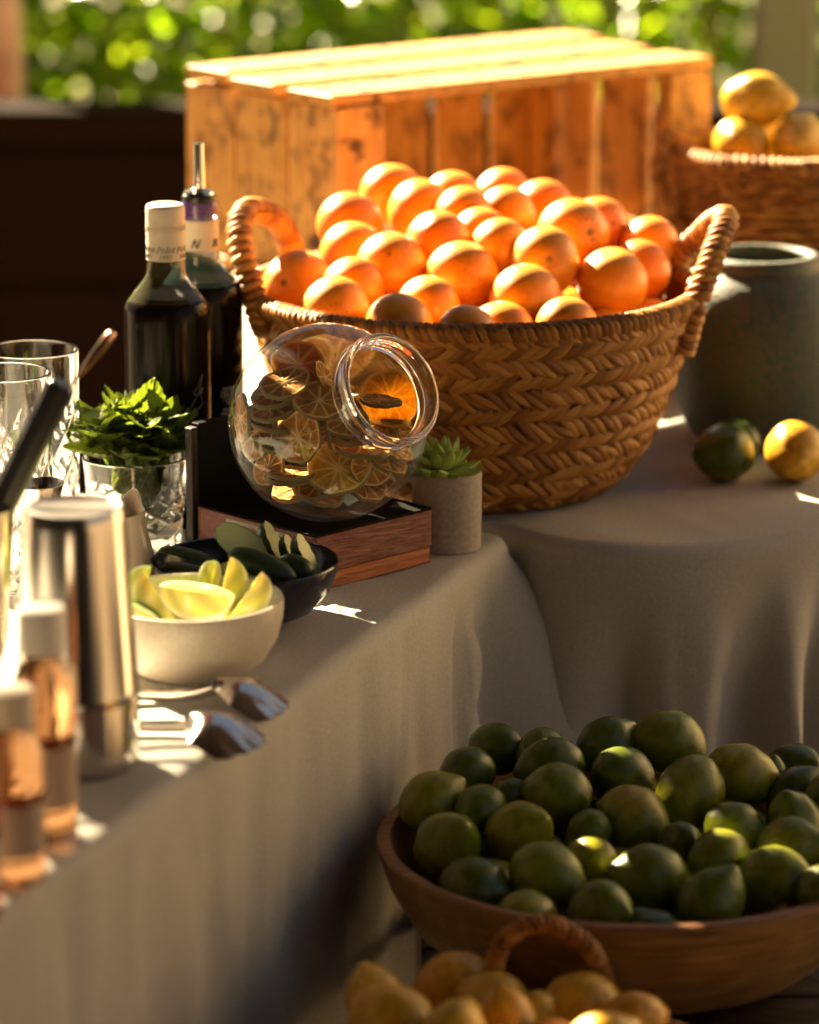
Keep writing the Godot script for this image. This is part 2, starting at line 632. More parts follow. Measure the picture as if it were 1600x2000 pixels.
# a cloth over a table: a closed outline (across, away), a top with slight wrinkles, a soft edge and a skirt that hangs in folds
func drape(outline: Array, drop: float, fold: Callable, wrinkle: Callable, count := 420) -> ArrayMesh:
	var area := 0.0
	for k in outline.size():
		var a: Vector2 = outline[k]
		var b: Vector2 = outline[(k + 1) % outline.size()]
		area += a.x * b.y - b.x * a.y
	if area > 0.0:
		outline.reverse()
	var long := [0.0]
	for k in outline.size():
		long.append(long[-1] + (outline[k] as Vector2).distance_to(outline[(k + 1) % outline.size()]))
	var pts := []
	var seg := 0
	for k in count:
		var want: float = long[-1] * k / count
		while long[seg + 1] < want:
			seg += 1
		pts.append((outline[seg] as Vector2).lerp(outline[(seg + 1) % outline.size()], (want - long[seg]) / maxf(long[seg + 1] - long[seg], 1e-6)))
	var mid := Vector2.ZERO
	for p in pts:
		mid += p / count
	var outs := []
	for k in count:
		var d: Vector2 = (pts[(k + 4) % count] - pts[(k - 4 + count) % count]).normalized()
		var o := Vector2(d.y, -d.x)
		if o.dot(pts[k] - mid) < 0.0:
			o = -o
		outs.append(o)
	var round_edge := 0.014
	var g := []
	var levels := 46
	for a in levels + 1:            # hem to edge
		var s := drop * (1.0 - float(a) / levels)
		var r := PackedVector3Array()
		for k in count + 1:
			var q := k % count
			var p: Vector2 = pts[q] + outs[q] * float(fold.call(pts[q], q, s))
			r.append(on(p.x, p.y, -round_edge - s))
		g.append(r)
	for a in range(1, 6):           # the soft edge
		var th := PI / 2 * a / 5.0
		var r := PackedVector3Array()
		for k in count + 1:
			var q := k % count
			var p: Vector2 = pts[q] - outs[q] * round_edge * (1.0 - cos(th))
			r.append(on(p.x, p.y, -round_edge * (1.0 - sin(th)) + float(wrinkle.call(p)) * a / 5.0))
		g.append(r)
	for a in range(1, 61):          # the top
		var f := pow(1.0 - a / 60.0, 1.0)
		var r := PackedVector3Array()
		for k in count + 1:
			var q := k % count
			var p: Vector2 = mid + (pts[q] - outs[q] * round_edge - mid) * f
			r.append(on(p.x, p.y, float(wrinkle.call(p))))
		g.append(r)
	return Shape.new().rows(g).mesh()


func closed_curve(p: Array, steps := 12) -> Array:
	var out := []
	var n := p.size()
	for k in n:
		for s in steps:
			out.append((p[k] as Vector2).cubic_interpolate(p[(k + 1) % n], p[(k - 1 + n) % n], p[(k + 2) % n], float(s) / steps))
	return out


func tables() -> void:
	var soft := FastNoiseLite.new()
	soft.seed = 5
	soft.frequency = 5.0
	soft.fractal_octaves = 3
	# the bar table: a long rectangle that runs towards the camera; one corner points at the baskets
	var corner := Vector2(0.094, 3.027)
	var d1 := Vector2(-0.350, -0.937)
	var d2 := Vector2(-0.937, 0.350)
	var bar := thing("bar_table", "rectangular bar table under the grey linen cloth that carries the glasses", "table", on(-0.55, 2.47, -TABLE))
	var turn := Basis(Vector3.UP, -atan2(d1.x, d1.y) + PI)
	part("table_top", Shape.new().box(Vector3(0.70, 0.03, 1.42), 0.004, Transform3D(turn, Vector3(0, TABLE - 0.022, 0))).mesh(), mats.dark_wood_z, bar)
	for sx in [-0.3, 0.3]:
		for sz in [-0.64, 0.64]:
			part("leg", Shape.new().box(Vector3(0.05, TABLE - 0.038, 0.05), 0.004, Transform3D(turn, turn * Vector3(sx, 0, sz) + Vector3(0, (TABLE - 0.038) / 2, 0))).mesh(), mats.dark_wood_y, bar)
	var rect := []
	var q := [corner, corner + d1 * 1.5, corner + d1 * 1.5 + d2 * 0.78, corner + d2 * 0.78]
	for k in 4:
		var a: Vector2 = q[k]
		var to_next: Vector2 = (q[(k + 1) % 4] - a).normalized()
		var to_last: Vector2 = (q[(k + 3) % 4] - a).normalized()
		var rad := 0.028
		var c: Vector2 = a + (to_next + to_last) * rad
		for j in 7:
			var th := PI / 2 * j / 6.0
			rect.append(c - to_next * rad * cos(th) - to_last * rad * sin(th))
	var fold := func(p: Vector2, k: int, s: float) -> float:
		var from: Vector2 = p - corner
		var along := from.dot(d1)
		var back := from.dot(d2)
		var near := along if back < 0.03 else -back
		var out := 0.0
		out += 0.85 * s * exp(-pow((near + 0.005) / 0.05, 2)) * clampf(1.3 - s, 0.5, 1.0)
		out -= 0.10 * s * exp(-pow((near - 0.095) / 0.03, 2))
		out += 0.05 * s * exp(-pow((near - 0.14) / 0.035, 2))
		out += 0.012 * exp(-pow((near - 0.115 - 0.12 * s) / 0.006, 2)) * smoothstep(0.01, 0.07, s) - 0.009 * exp(-pow((near - 0.150 - 0.05 * s) / 0.006, 2)) * smoothstep(0.0, 0.06, s)
		out += (0.02 * s + 0.004) * soft.get_noise_2d(near * 2.2, s * 0.6) + 0.012 * s * sin(near * 21.0 + 0.8)
		return out
	var wrinkle := func(p: Vector2) -> float:
		return 0.0022 * soft.get_noise_2d(p.x * 1.3 + p.y * 0.8, p.y * 0.5 - p.x * 0.4)
	part("tablecloth", drape(rect, 0.68, fold, wrinkle, 520), mats.linen, self)
	tag(get_node("tablecloth"), "grey beige linen cloth over the bar table, its corner hanging in a flared fold", "tablecloth")

	# the second table, rounded in front, carries the baskets
	var outline := closed_curve([Vector2(-0.265, 3.55), Vector2(-0.22, 3.27), Vector2(-0.08, 3.13), Vector2(0.05, 3.075), Vector2(0.125, 3.0), Vector2(0.20, 2.975), Vector2(0.30, 3.0), Vector2(0.42, 3.075), Vector2(0.62, 3.26), Vector2(0.74, 3.6), Vector2(0.70, 4.1), Vector2(0.42, 4.36), Vector2(0.05, 4.42), Vector2(-0.20, 4.30), Vector2(-0.265, 3.95)])
	var fruit_table := thing("fruit_table", "rounded table under the grey linen cloth that carries the fruit baskets", "table", on(0.24, 3.7, -TABLE))
	part("table_top", Shape.new().box(Vector3(0.72, 0.03, 1.0), 0.02, Transform3D(Basis(), Vector3(0, TABLE - 0.022, 0))).mesh(), mats.dark_wood_x, fruit_table)
	for sx in [-0.3, 0.3]:
		for sz in [-0.42, 0.42]:
			part("leg", Shape.new().box(Vector3(0.05, TABLE - 0.038, 0.05), 0.004, Transform3D(Basis(), Vector3(sx, (TABLE - 0.038) / 2, sz))).mesh(), mats.dark_wood_y, fruit_table)
	var fold2 := func(p: Vector2, k: int, s: float) -> float:
		var grow := smoothstep(0.0, 0.22, s)
		var along := p.x * 1.0 + (p.y - 3.0) * 0.6
		var w: float = sin(along * 58.0 + 0.9 + 2.2 * soft.get_noise_1d(along * 1.2)) + 0.45 * sin(along * 91.0 + 2.0)
		return grow * (0.022 * w + 0.004 * soft.get_noise_2d(along * 9.0, s * 2.0)) + 0.045 * s - 0.02 * grow
	part("tablecloth", drape(outline, 0.70, fold2, wrinkle, 620), mats.linen, self)
	tag(get_node("tablecloth_001"), "grey beige linen cloth over the rounded fruit table, hanging in soft upright folds", "tablecloth")

	# the low dark table for the bowl of limes, and a lower bench before it for the basket of lemons
	var low := thing("low_table", "low dark wooden table under the wooden bowl of limes", "table", Vector3(0.34, 0, -2.66))
	for k in 4:
		part("plank", Shape.new().box(Vector3(0.74, 0.028, 0.098), 0.003, Transform3D(Basis(), Vector3(0.04, TABLE - 0.244 - 0.0142, -0.15 + 0.10 * k))).mesh(), mats.dark_wood_x, low)
	for sx in [-0.28, 0.36]:
		for sz in [-0.16, 0.16]:
			part("leg", Shape.new().box(Vector3(0.05, TABLE - 0.273, 0.05), 0.004, Transform3D(Basis(), Vector3(sx, (TABLE - 0.273) / 2, sz))).mesh(), mats.dark_wood_y, low)
	var bench := thing("low_bench", "lower dark wooden bench under the basket of lemons", "bench", Vector3(0.22, 0, -2.20))
	for k in 5:
		part("plank", Shape.new().box(Vector3(0.78, 0.026, 0.098), 0.003, Transform3D(Basis(), Vector3(0.0, TABLE - 0.288 - 0.0132, -0.20 + 0.10 * k))).mesh(), mats.dark_wood_x, bench)
	for sx in [-0.34, 0.34]:
		for sz in [-0.2, 0.2]:
			part("leg", Shape.new().box(Vector3(0.05, TABLE - 0.315, 0.05), 0.004, Transform3D(Basis(), Vector3(sx, (TABLE - 0.315) / 2, sz))).mesh(), mats.dark_wood_y, bench)


func slat(root: Node3D, called: String, a: Vector3, b: Vector3, across: Vector3, thick: Vector3, m: Material) -> MeshInstance3D:
	# a board from a to b; «across» and «thick» are its full width and thickness as vectors
	var s := Shape.new()
	var dir := (b - a)
	s.box(Vector3(dir.length(), across.length(), thick.length()), 0.0016, Transform3D(Basis(dir.normalized(), across.normalized(), thick.normalized()), (a + b) / 2))
	return part(called, s.mesh(), m, root)


func strand_mesh(long: float, wide: float, arch: float, seed_: int) -> ArrayMesh:
	# one flat bundle of straw: bowed outwards, with fibres along it and ends that tuck in
	var r := RandomNumberGenerator.new()
	r.seed = seed_
	var fib := [r.randf(), r.randf(), r.randf(), r.randf(), r.randf(), r.randf(), r.randf()]
	var g := []
	for a in 8:
		var f := a / 7.0
		var row := PackedVector3Array()
		var taper := 0.65 + 0.35 * sin(PI * f)
		for b in 13:
			var q := b / 12.0 * 2.0 - 1.0
			var ridge: float = 0.0007 * (b % 2) + 0.0004 * fib[b / 2]
			row.append(Vector3((f - 0.5) * long, q * wide * 0.5 * taper, arch * sin(PI * f) - 0.0022 * q * q + ridge - 0.001 * (1.0 - sin(PI * f))))
		g.append(row)
	return Shape.new().rows(g, false).mesh()


# basket wall as a curve: radius and height for 0..1 from foot to rim
func along_profile(profile: Array, f: float) -> Vector2:
	var x := clampf(f, 0, 0.9999) * (profile.size() - 1)
	var k := int(x)
	return (profile[k] as Vector2).cubic_interpolate(profile[k + 1], profile[maxi(k - 1, 0)], profile[mini(k + 2, profile.size() - 1)], x - k)


func woven(root: Node3D, profile: Array, rows: int, gap: float, long: float, wide: float, lean: float, seed_: int, singles: int) -> void:
	var r := RandomNumberGenerator.new()
	r.seed = seed_
	var shapes := [strand_mesh(long, wide, 0.0026, 1), strand_mesh(long * 1.08, wide * 0.9, 0.0032, 2), strand_mesh(long * 0.94, wide * 1.08, 0.0022, 3)]
	var all := []
	for a in rows:
		var f := (a + 0.5) / rows
		var p := along_profile(profile, f)
		var up := (along_profile(profile, f + 0.02) - along_profile(profile, f - 0.02)).normalized()
		var n := int(TAU * p.x / gap)
		var sign := 1.0 if a % 2 == 0 else -1.0
		for k in n:
			var th := TAU * (k + (0.5 if a % 4 > 1 else 0.0) + r.randf_range(-0.12, 0.12)) / n
			var out := Vector3(cos(th) * up.y, -up.x, sin(th) * up.y).normalized()
			var side := Vector3(-sin(th), 0, cos(th))
			var rise := out.cross(side)
			if rise.y < 0:
				rise = -rise
			var ang := sign * (lean + r.randf_range(-0.20, 0.20))
			var along := side * cos(ang) + rise * sin(ang)
			var cross_ := out.cross(along)
			var at := Vector3(cos(th) * p.x, p.y, sin(th) * p.x) + out * (0.001 + r.randf_range(-0.0006, 0.0012)) + rise * r.randf_range(-0.0012, 0.0012)
			# turn it a little so that the far end dives under its neighbour
			var b := Basis(along, cross_, out) * Basis(Vector3.UP, 0.10)
			all.append([at.z + 0.35 * out.z, Transform3D(b, at), r.randi() % 3, r.randi() % 3])
	all.sort_custom(func(x, y): return x[0] > y[0])
	for k in mini(singles, all.size()):
		part("strand", shapes[all[k][2]], mats["straw_%d" % all[k][3]], root, all[k][1])
	for k in 3:
		for q in 3:
			var where := []
			for j in range(singles, all.size()):
				if all[j][2] == k and all[j][3] == q:
					where.append(all[j][1])
			if where.size():
				copies("weave", shapes[k], mats["straw_%d" % q], where, root)


func rope(root: Node3D, called: String, path: Array, core: float, turns: float, strand: float) -> void:
	# straw wound tightly round a core that follows the path
	var g := curve(path, 14)
	var o := part(called, Shape.new().tube(g, core, 10).mesh(), mats.straw_dark, root)
	var count := int(turns)
	var nrm := Vector3.ZERO
	var r := RandomNumberGenerator.new()
	r.seed = count
	for k in count:
		var x := (k + 0.5) / count * (g.size() - 1)
		var c: Vector3 = (g[int(x)] as Vector3).lerp(g[mini(int(x) + 1, g.size() - 1)], x - int(x))
		var dir: Vector3 = (g[mini(int(x) + 1, g.size() - 1)] - g[int(x)]).normalized()
		nrm = dir.cross(Vector3.UP if absf(dir.y) < 0.9 else Vector3.RIGHT).normalized()
		var bi := nrm.cross(dir)
		var ring := []
		for b in 13:
			var th := TAU * b / 12.0
			ring.append(c + (nrm * cos(th) + bi * sin(th)) * (core + strand * r.randf_range(0.2, 0.6)) + dir * (strand * 0.9 * cos(th + 0.6)))
		part("wrap", Shape.new().tube(ring, strand, 6, false).mesh(), mats["straw_%d" % (r.randi() % 3)], o)


func crate_and_baskets() -> void:
	# an old fruit crate on its side, raised on a block; open towards the camera
	var a := on(-0.07, 3.50, 0.317)
	var ex := (on(0.318, 3.802, 0.317) - a).normalized()
	var ez := Vector3(ex.z, 0, -ex.x).normalized()
	if ez.z > 0:
		ez = -ez
	var crate := thing("wooden_crate", "old slatted wooden crate lying on its side behind the oranges", "crate", a + Vector3(0, -0.195, 0))
	var wide := 0.50
	var deep := 0.265
	var tall := 0.195
	var up := Vector3.UP
	var p := func(x: float, y: float, z: float) -> Vector3: return ex * x + up * y + ez * z
	for k in 3:
		var z := 0.042 + k * 0.0905
		var ends: float = [0.004, 0.010, 0.001][k]
		slat(crate, "top_slat", p.call(-ends, tall - 0.005 + 0.0025 * k, z), p.call(wide + 0.006 - ends, tall - 0.005 + 0.0025 * k, z), ez * 0.074, up * 0.012, mats.crate_wood_x)
		slat(crate, "bottom_slat", p.call(-0.004, 0.005, z), p.call(wide + 0.004, 0.005, z), ez * 0.070, up * 0.010, mats.crate_wood_x)
		slat(crate, "end_board", p.call(0.006, 0.012, z), p.call(0.006, tall - 0.012, z), ez * (0.084 if k != 1 else 0.086), ex * 0.012, mats.crate_wood_y)
		slat(crate, "end_board", p.call(wide - 0.006, 0.012, z), p.call(wide - 0.006, tall - 0.012, z), ez * 0.076, ex * 0.012, mats.crate_wood_y)
	for k in 6:
		var x := 0.043 + k * 0.079
		slat(crate, "back_slat", p.call(x, 0.012, deep - 0.006), p.call(x, tall - 0.012, deep - 0.006), ex * 0.066, ez * 0.010, mats.crate_wood_y)
	for x in [0.036, wide - 0.036]:
		slat(crate, "corner_post", p.call(x, 0.011, 0.009), p.call(x, tall - 0.011, 0.009), ex * 0.048, ez * 0.016, mats.crate_wood_y)
		slat(crate, "corner_post", p.call(x, 0.0115, deep - 0.022), p.call(x, tall - 0.0115, deep - 0.022), ex * 0.028, ez * 0.018, mats.crate_wood_y)
	var nail := Shape.new().lathe([Vector2(0.0001, 0.0), Vector2(0.0022, 0.0), Vector2(0.0022, 0.0008), Vector2(0.0001, 0.0011)], 8).mesh()
	for k in 3:
		for x in [0.012, 0.030, wide - 0.030, wide - 0.012]:
			part("nail", nail, mats.rust, crate, Transform3D(turned(Vector3.UP), p.call(x, tall + 0.0008 + 0.0025 * k, 0.036 + k * 0.0905)))
		for y in [0.03, 0.05, tall - 0.05, tall - 0.03]:
			part("nail", nail, mats.rust, crate, Transform3D(turned(-ex), p.call(0.0, y, 0.040 + k * 0.0905)))
	for x in [0.036, wide - 0.036]:
		for y in [0.022, tall - 0.022]:
			part("nail", nail, mats.rust, crate, Transform3D(turned(-ez), p.call(x, y, 0.001)))
	var block := thing("wooden_block", "plain wooden block that lifts the crate above the cloth", "block", on(0.14, 3.78, 0.0))
	part("body", Shape.new().box(Vector3(0.30, 0.118, 0.13), 0.004, Transform3D(Basis(ex, up, ez), Vector3(0, 0.061, 0))).mesh(), mats.dark_wood_x, block)

	# the straw basket of oranges
	var basket := thing("straw_basket", "wide plaited straw basket with two looped handles, full of oranges", "basket", on(0.058, 3.21))
	var prof := [Vector2(0.098, 0.002), Vector2(0.130, 0.010), Vector2(0.154, 0.036), Vector2(0.170, 0.071), Vector2(0.184, 0.110), Vector2(0.196, 0.148), Vector2(0.203, 0.177)]
	var inner := []
	for k in 25:
		var c := along_profile(prof, k / 24.0)
		inner.append(Vector2(c.x - 0.003, c.y))
	inner.push_front(Vector2(0.0005, 0.003))
	for k in range(24, -1, -1):
		var c := along_profile(prof, k / 24.0)
		inner.append(Vector2(c.x - 0.007, c.y + 0.004))
	inner.append(Vector2(0.0005, 0.008))
	part("basket_wall", Shape.new().lathe(inner, 64, 0.2).mesh(), mats.straw_dark, basket)
	woven(basket, prof, 15, 0.0100, 0.0300, 0.0090, 0.60, 4, 300)
	# rim: straw whipped over the edge
	var rim := []
	for k in 49:
		var th := TAU * k / 48.0
		rim.append(Vector3(cos(th) * 0.2035, 0.180 + 0.0025 * sin(th * 3.0), sin(th) * 0.2035))
	var rim_part := part("rim", Shape.new().tube(rim, 0.0055, 8, false).mesh(), mats.straw_dark, basket)
	var whip := strand_mesh(0.019, 0.0075, 0.0045, 9)
	var spots := [[], [], []]
	for k in 190:
		var th := TAU * k / 190.0 + rng.randf_range(-0.006, 0.006)
		var out := Vector3(cos(th), 0.25, sin(th)).normalized()
		var side := Vector3(-sin(th), 0, cos(th))
		var rise := side.cross(out)
		if rise.y < 0:
			rise = -rise
		var ang := 1.0 + rng.randf_range(-0.12, 0.12)
		var along := side * cos(ang) + rise * sin(ang)
		spots[k % 3].append(Transform3D(Basis(along, out.cross(along), out), Vector3(cos(th) * 0.2035, 0.1805, sin(th) * 0.2035) + out * 0.0045))
		var out2 := Vector3(-cos(th) * 0.5, 0.9, -sin(th) * 0.5).normalized()
		var along2 := side * 0.5 + side.cross(out2) * 0.85
		along2 = (along2 - out2 * along2.dot(out2)).normalized()
		spots[(k + 1) % 3].append(Transform3D(Basis(along2, out2.cross(along2), out2), Vector3(cos(th) * 0.2035, 0.1805, sin(th) * 0.2035) + out2 * 0.0045))
	for k in 3:
		copies("whipping", whip, mats["straw_%d" % k], spots[k], rim_part)
	rope(basket, "handle", [Vector3(-0.186, 0.155, 0.075), Vector3(-0.199, 0.195, 0.066), Vector3(-0.211, 0.238, 0.030), Vector3(-0.203, 0.253, -0.006), Vector3(-0.180, 0.234, -0.060), Vector3(-0.168, 0.200, -0.096), Vector3(-0.160, 0.165, -0.100)], 0.0068, 38, 0.0039)
	rope(basket, "handle", [Vector3(0.186, 0.140, 0.072), Vector3(0.199, 0.185, 0.066), Vector3(0.216, 0.225, 0.040), Vector3(0.228, 0.246, 0.0), Vector3(0.214, 0.228, -0.045), Vector3(0.190, 0.190, -0.080), Vector3(0.180, 0.160, -0.085)], 0.0068, 38, 0.0040)

	# the smaller, darker basket of lemons at the back
	var back := thing("wicker_basket", "tall round brown wicker basket of lemons behind the vase", "basket", on(0.398, 3.69))
	var prof2 := [Vector2(0.100, 0.002), Vector2(0.116, 0.03), Vector2(0.124, 0.09), Vector2(0.126, 0.15), Vector2(0.124, 0.20), Vector2(0.120, 0.232)]
	part("basket_wall", Shape.new().lathe([Vector2(0.0005, 0.002), Vector2(0.098, 0.002), Vector2(0.122, 0.09), Vector2(0.123, 0.15), Vector2(0.117, 0.232), Vector2(0.113, 0.234), Vector2(0.116, 0.15), Vector2(0.10, 0.02), Vector2(0.0005, 0.016)], 56, 0.3).mesh(), mats.straw_dark, back)
	woven(back, prof2, 26, 0.0115, 0.022, 0.0062, 0.10, 8, 200)
	rope(back, "rim", [Vector3(0, 0.236, 0.120), Vector3(0.085, 0.236, 0.085), Vector3(0.120, 0.236, 0), Vector3(0.085, 0.236, -0.085), Vector3(0, 0.236, -0.120), Vector3(-0.085, 0.236, -0.085), Vector3(-0.120, 0.236, 0), Vector3(-0.085, 0.236, 0.085), Vector3(-0.001, 0.236, 0.120)], 0.005, 90, 0.0034)
	rope(back, "handle", [Vector3(-0.108, 0.236, -0.03), Vector3(-0.132, 0.250, 0.010), Vector3(-0.143, 0.225, 0.045), Vector3(-0.134, 0.185, 0.062), Vector3(-0.113, 0.150, 0.066)], 0.005, 24, 0.0034)


# ---------- fruit ----------
func orange_shapes() -> Array:
	var out := []
	for k in 3:
		var fn := func(d: Vector3) -> Vector3:
			var r := 1.0 - 0.03 * d.y * d.y + 0.012 * sin(d.x * 3.0 + k) + 0.010 * sin(d.z * 4.0 + 2 * k)
			r -= 0.07 * exp(-pow((1.0 - d.y) / 0.02, 1.0))
			return d * r
		out.append(ball(fn, 40, 26))
	return out


func lime_shapes(count: int, long: float, nub: float, base: Array, patch: Array) -> Array:
	var out := []
	var n := FastNoiseLite.new()
	n.frequency = 0.9
	n.fractal_octaves = 3
	for k in count:
		n.seed = 40 + k
		var fn := func(d: Vector3) -> Vector3:
			var r := 1.0 + 0.05 * n.get_noise_3d(d.x, d.y, d.z)
			var y := d.y * (1.0 + (long - 1.0) * absf(d.y))
			y += nub * exp(-pow((1.0 - d.y) / 0.055, 1.0)) - 0.02 * exp(-pow((1.0 + d.y) / 0.015, 1.0)) * -1.0
			return Vector3(d.x * r, y * r, d.z * r)
		var b: Color = base[k % base.size()]
		var side := Vector3(cos(k * 2.4), 0.25 * sin(k * 1.7), sin(k * 2.4)).normalized()
		var how: float = patch[k % patch.size()]
		var cf := func(d: Vector3) -> Color:
			var q := smoothstep(0.25, 0.95, d.dot(side) + 0.25 * n.get_noise_3d(d.x * 2, d.y * 2, d.z * 2)) * how
			var c := b.lerp(Color(0.50, 0.38, 0.045), q)
			var v := 1.0 + 0.5 * n.get_noise_3d(d.x * 3.0 + 9, d.y * 3.0, d.z * 3.0)
			return Color(c.r * v, c.g * v, c.b * v)
		out.append(ball(fn, 40, 28, cf))
	return out


func scar() -> ArrayMesh:
	var s := Shape.new()
	s.lathe([Vector2(0.0001, -0.02), Vector2(0.085, -0.02), Vector2(0.100, 0.008), Vector2(0.06, 0.028), Vector2(0.0001, 0.018)], 9, 0.2)
	return s.mesh()


func fruit(called: String, label: String, category: String, group: String, shape: Mesh, peel: Material, scar_mesh: Mesh, scar_mat: Material, scar_at: Vector3, place: Vector3, size: float, turn: Basis) -> Node3D:
	var o := thing(called, label, category, place, group)
	o.basis = turn.scaled(Vector3(size, size, size))
	part("peel", shape, peel, o)
	part("stem_scar", scar_mesh, scar_mat, o, Transform3D(Basis(), scar_at))
	return o


func oranges_and_lemons() -> void:
	var shapes := orange_shapes()
	var sc := scar()
	var group := "oranges heaped in the straw basket"
	var at := [[-0.017, 0.239, 3.381, 0.0290], [-0.056, 0.224, 3.304, 0.0289], [-0.052, 0.205, 3.250, 0.0289], [0.011, 0.231, 3.331, 0.0305], [0.026, 0.219, 3.235, 0.0283], [0.041, 0.235, 3.375, 0.0271], [0.050, 0.233, 3.299, 0.0265], [0.090, 0.233, 3.399, 0.0282], [0.091, 0.229, 3.322, 0.0267], [0.066, 0.219, 3.263, 0.0263], [0.126, 0.227, 3.358, 0.0293], [0.082, 0.218, 3.220, 0.0250], [0.151, 0.221, 3.266, 0.0317], [0.177, 0.219, 3.316, 0.0276], [0.122, 0.210, 3.190, 0.0297], [0.223, 0.207, 3.292, 0.0256], [0.211, 0.193, 3.236, 0.0270], [0.183, 0.191, 3.187, 0.0306], [-0.016, 0.201, 3.203, 0.0312], [0.047, 0.199, 3.175, 0.0309], [0.103, 0.186, 3.132, 0.0306], [-0.100, 0.186, 3.195, 0.0312], [-0.065, 0.180, 3.109, 0.0295], [-0.009, 0.174, 3.067, 0.0283], [0.049, 0.173, 3.036, 0.0255], [-0.050, 0.192, 3.160, 0.0264], [0.138, 0.172, 3.078, 0.0258], [0.017, 0.182, 3.115, 0.0269]]
	var says := [
		"big orange at the very top rear of the heap, before the crate's shaded front post",
		"orange at the rear edge of the heap, just inside the basket's tall glowing handle",
		"orange between the glowing handle's inner orange and the big one with a grey scuff",
		"brightly rimmed orange below the topmost rear one, near the crest of the heap",
		"half hidden orange behind the scuffed front orange and the pale rubbed one",
		"partly hidden orange at the rear, with a white glint on its upper edge",
		"dull orange squeezed under the glinting rear orange",
		"rear orange before the crate's inner back slats, with its top in shade",
		"small looking orange half behind the sunlit orange on the crest's far side",
		"little visible orange in the middle dip of the heap",
		"sunlit orange on the far side of the crest, under the crate's dark inner end",
		"bright edged orange in the middle of the heap, behind the tall front row",
		"orange with a bright flattened scuff on top, in the middle of the far half",
		"orange tucked behind the one with the bright flattened scuff",
		"matte orange below the scuffed flat topped one, beside the stem end orange",
		"outermost orange at the far rim, before the crate's lit inner slits",
		"orange at the far rim half behind the one showing its stem end",
		"orange showing its dark stem end on top, by the twisted far handle",
		"large front orange with a dark grey scuff, above the globe jar",
		"front orange with a pale rubbed patch on its upper edge, middle of the row",
		"lowest front orange that bulges over the plaited rim",
		"outer front orange beside the glowing handle, with its side in full sun",
		"front orange low beside the globe jar's top, under the sunlit outer one",
		"lower orange just above the globe jar's top with a small glint",
		"lower orange half sunk behind the plaited rim, beside the jar's mouth",
		"blown bright sliver of an orange between the outer sunlit ones",
		"sliver of an orange sunk at the rim below the stem end orange",
		"deep red looking orange in the gap between the two big front oranges"]
	for k in at.size():
		var p: Array = at[k]
		var turn := any_turn()
		var skin: Material = mats.orange_peel_scuffed if k in [0, 5, 12, 18, 19, 9, 22] else [mats.orange_peel, mats.orange_peel_0, mats.orange_peel_1][k % 3]
		if k % 4 == 1:
			turn = turned(Vector3(rng.randf_range(-0.6, 0.6), rng.randf_range(0.0, 0.8), 0.8))
		if k == 17:
			turn = turned(Vector3(-0.1, 0.9, 0.25))
		fruit("orange", says[k], "orange", group, shapes[k % 3], skin, sc, mats.stem, Vector3(0, 0.915, 0), on(p[0], p[2], p[1]), p[3] * 1.075, turn)
	for p in [[-0.012, 0.147, 3.339], [0.082, 0.158, 3.291], [0.080, 0.162, 3.083], [0.147, 0.156, 3.330], [0.056, 0.155, 3.224], [0.062, 0.145, 3.355], [0.142, 0.150, 3.213], [-0.060, 0.151, 3.274], [0.202, 0.153, 3.284], [-0.010, 0.146, 3.161], [0.175, 0.143, 3.152], [0.062, 0.145, 3.144], [0.002, 0.143, 3.271], [0.219, 0.142, 3.203], [-0.053, 0.146, 3.210], [-0.084, 0.142, 3.150]]:
		fruit("orange", "orange buried deep in the basket beneath the visible heap", "orange", group, shapes[0], mats.orange_peel, sc, mats.stem, Vector3(0, 0.915, 0), on(p[0], p[2], p[1]), 0.032, any_turn())
	# lemons in the tall wicker basket
	var lemons := lime_shapes(3, 1.22, 0.16, [Color(0.80, 0.50, 0.045), Color(0.76, 0.44, 0.035), Color(0.82, 0.55, 0.07)], [0.0])
	var g2 := "lemons in the tall wicker basket"
	var set_ := [
		["lemon lying on top of the lemon heap in the tall wicker basket", on(0.357, 3.68, 0.289), 0.030, Vector3(0.95, 0.05, 0.25)],
		["lemon with its stem end facing out, nearest the crate in the tall basket", on(0.341, 3.66, 0.246), 0.029, Vector3(0.35, -0.25, 0.9)],
		["lemon with a brown bruise, under the top lemon on the vase's side of the heap", on(0.402, 3.66, 0.248), 0.030, Vector3(-0.3, 0.1, 0.9)],
		["lemon low inside the tall basket, just showing above its rim", on(0.398, 3.62, 0.212), 0.027, Vector3(0.9, 0.2, 0.3)],
		["lemon at the rear of the tall basket, hidden by the top one", on(0.372, 3.75, 0.240), 0.030, Vector3(0.2, 0.2, 0.9)],
		["lemon at the far inner side of the tall basket beyond the bruised one", on(0.455, 3.69, 0.236), 0.030, Vector3(0.1, 0.9, 0.3)]]
	for k in set_.size():
		fruit("lemon", set_[k][0], "lemon", g2, lemons[k % 3], mats.lemon_peel, sc, mats.stem, Vector3(0, 1.36, 0), set_[k][1], set_[k][2], turned(set_[k][3]))
	for p in [Vector3(0.33, 0.19, 3.70), Vector3(0.39, 0.185, 3.70), Vector3(0.45, 0.185, 3.68), Vector3(0.40, 0.19, 3.77)]:
		fruit("lemon", "lemon buried in the tall wicker basket beneath the others", "lemon", g2, lemons[1], mats.lemon_peel, sc, mats.stem, Vector3(0, 1.36, 0), on(p.x, p.z, p.y), 0.028, any_turn())


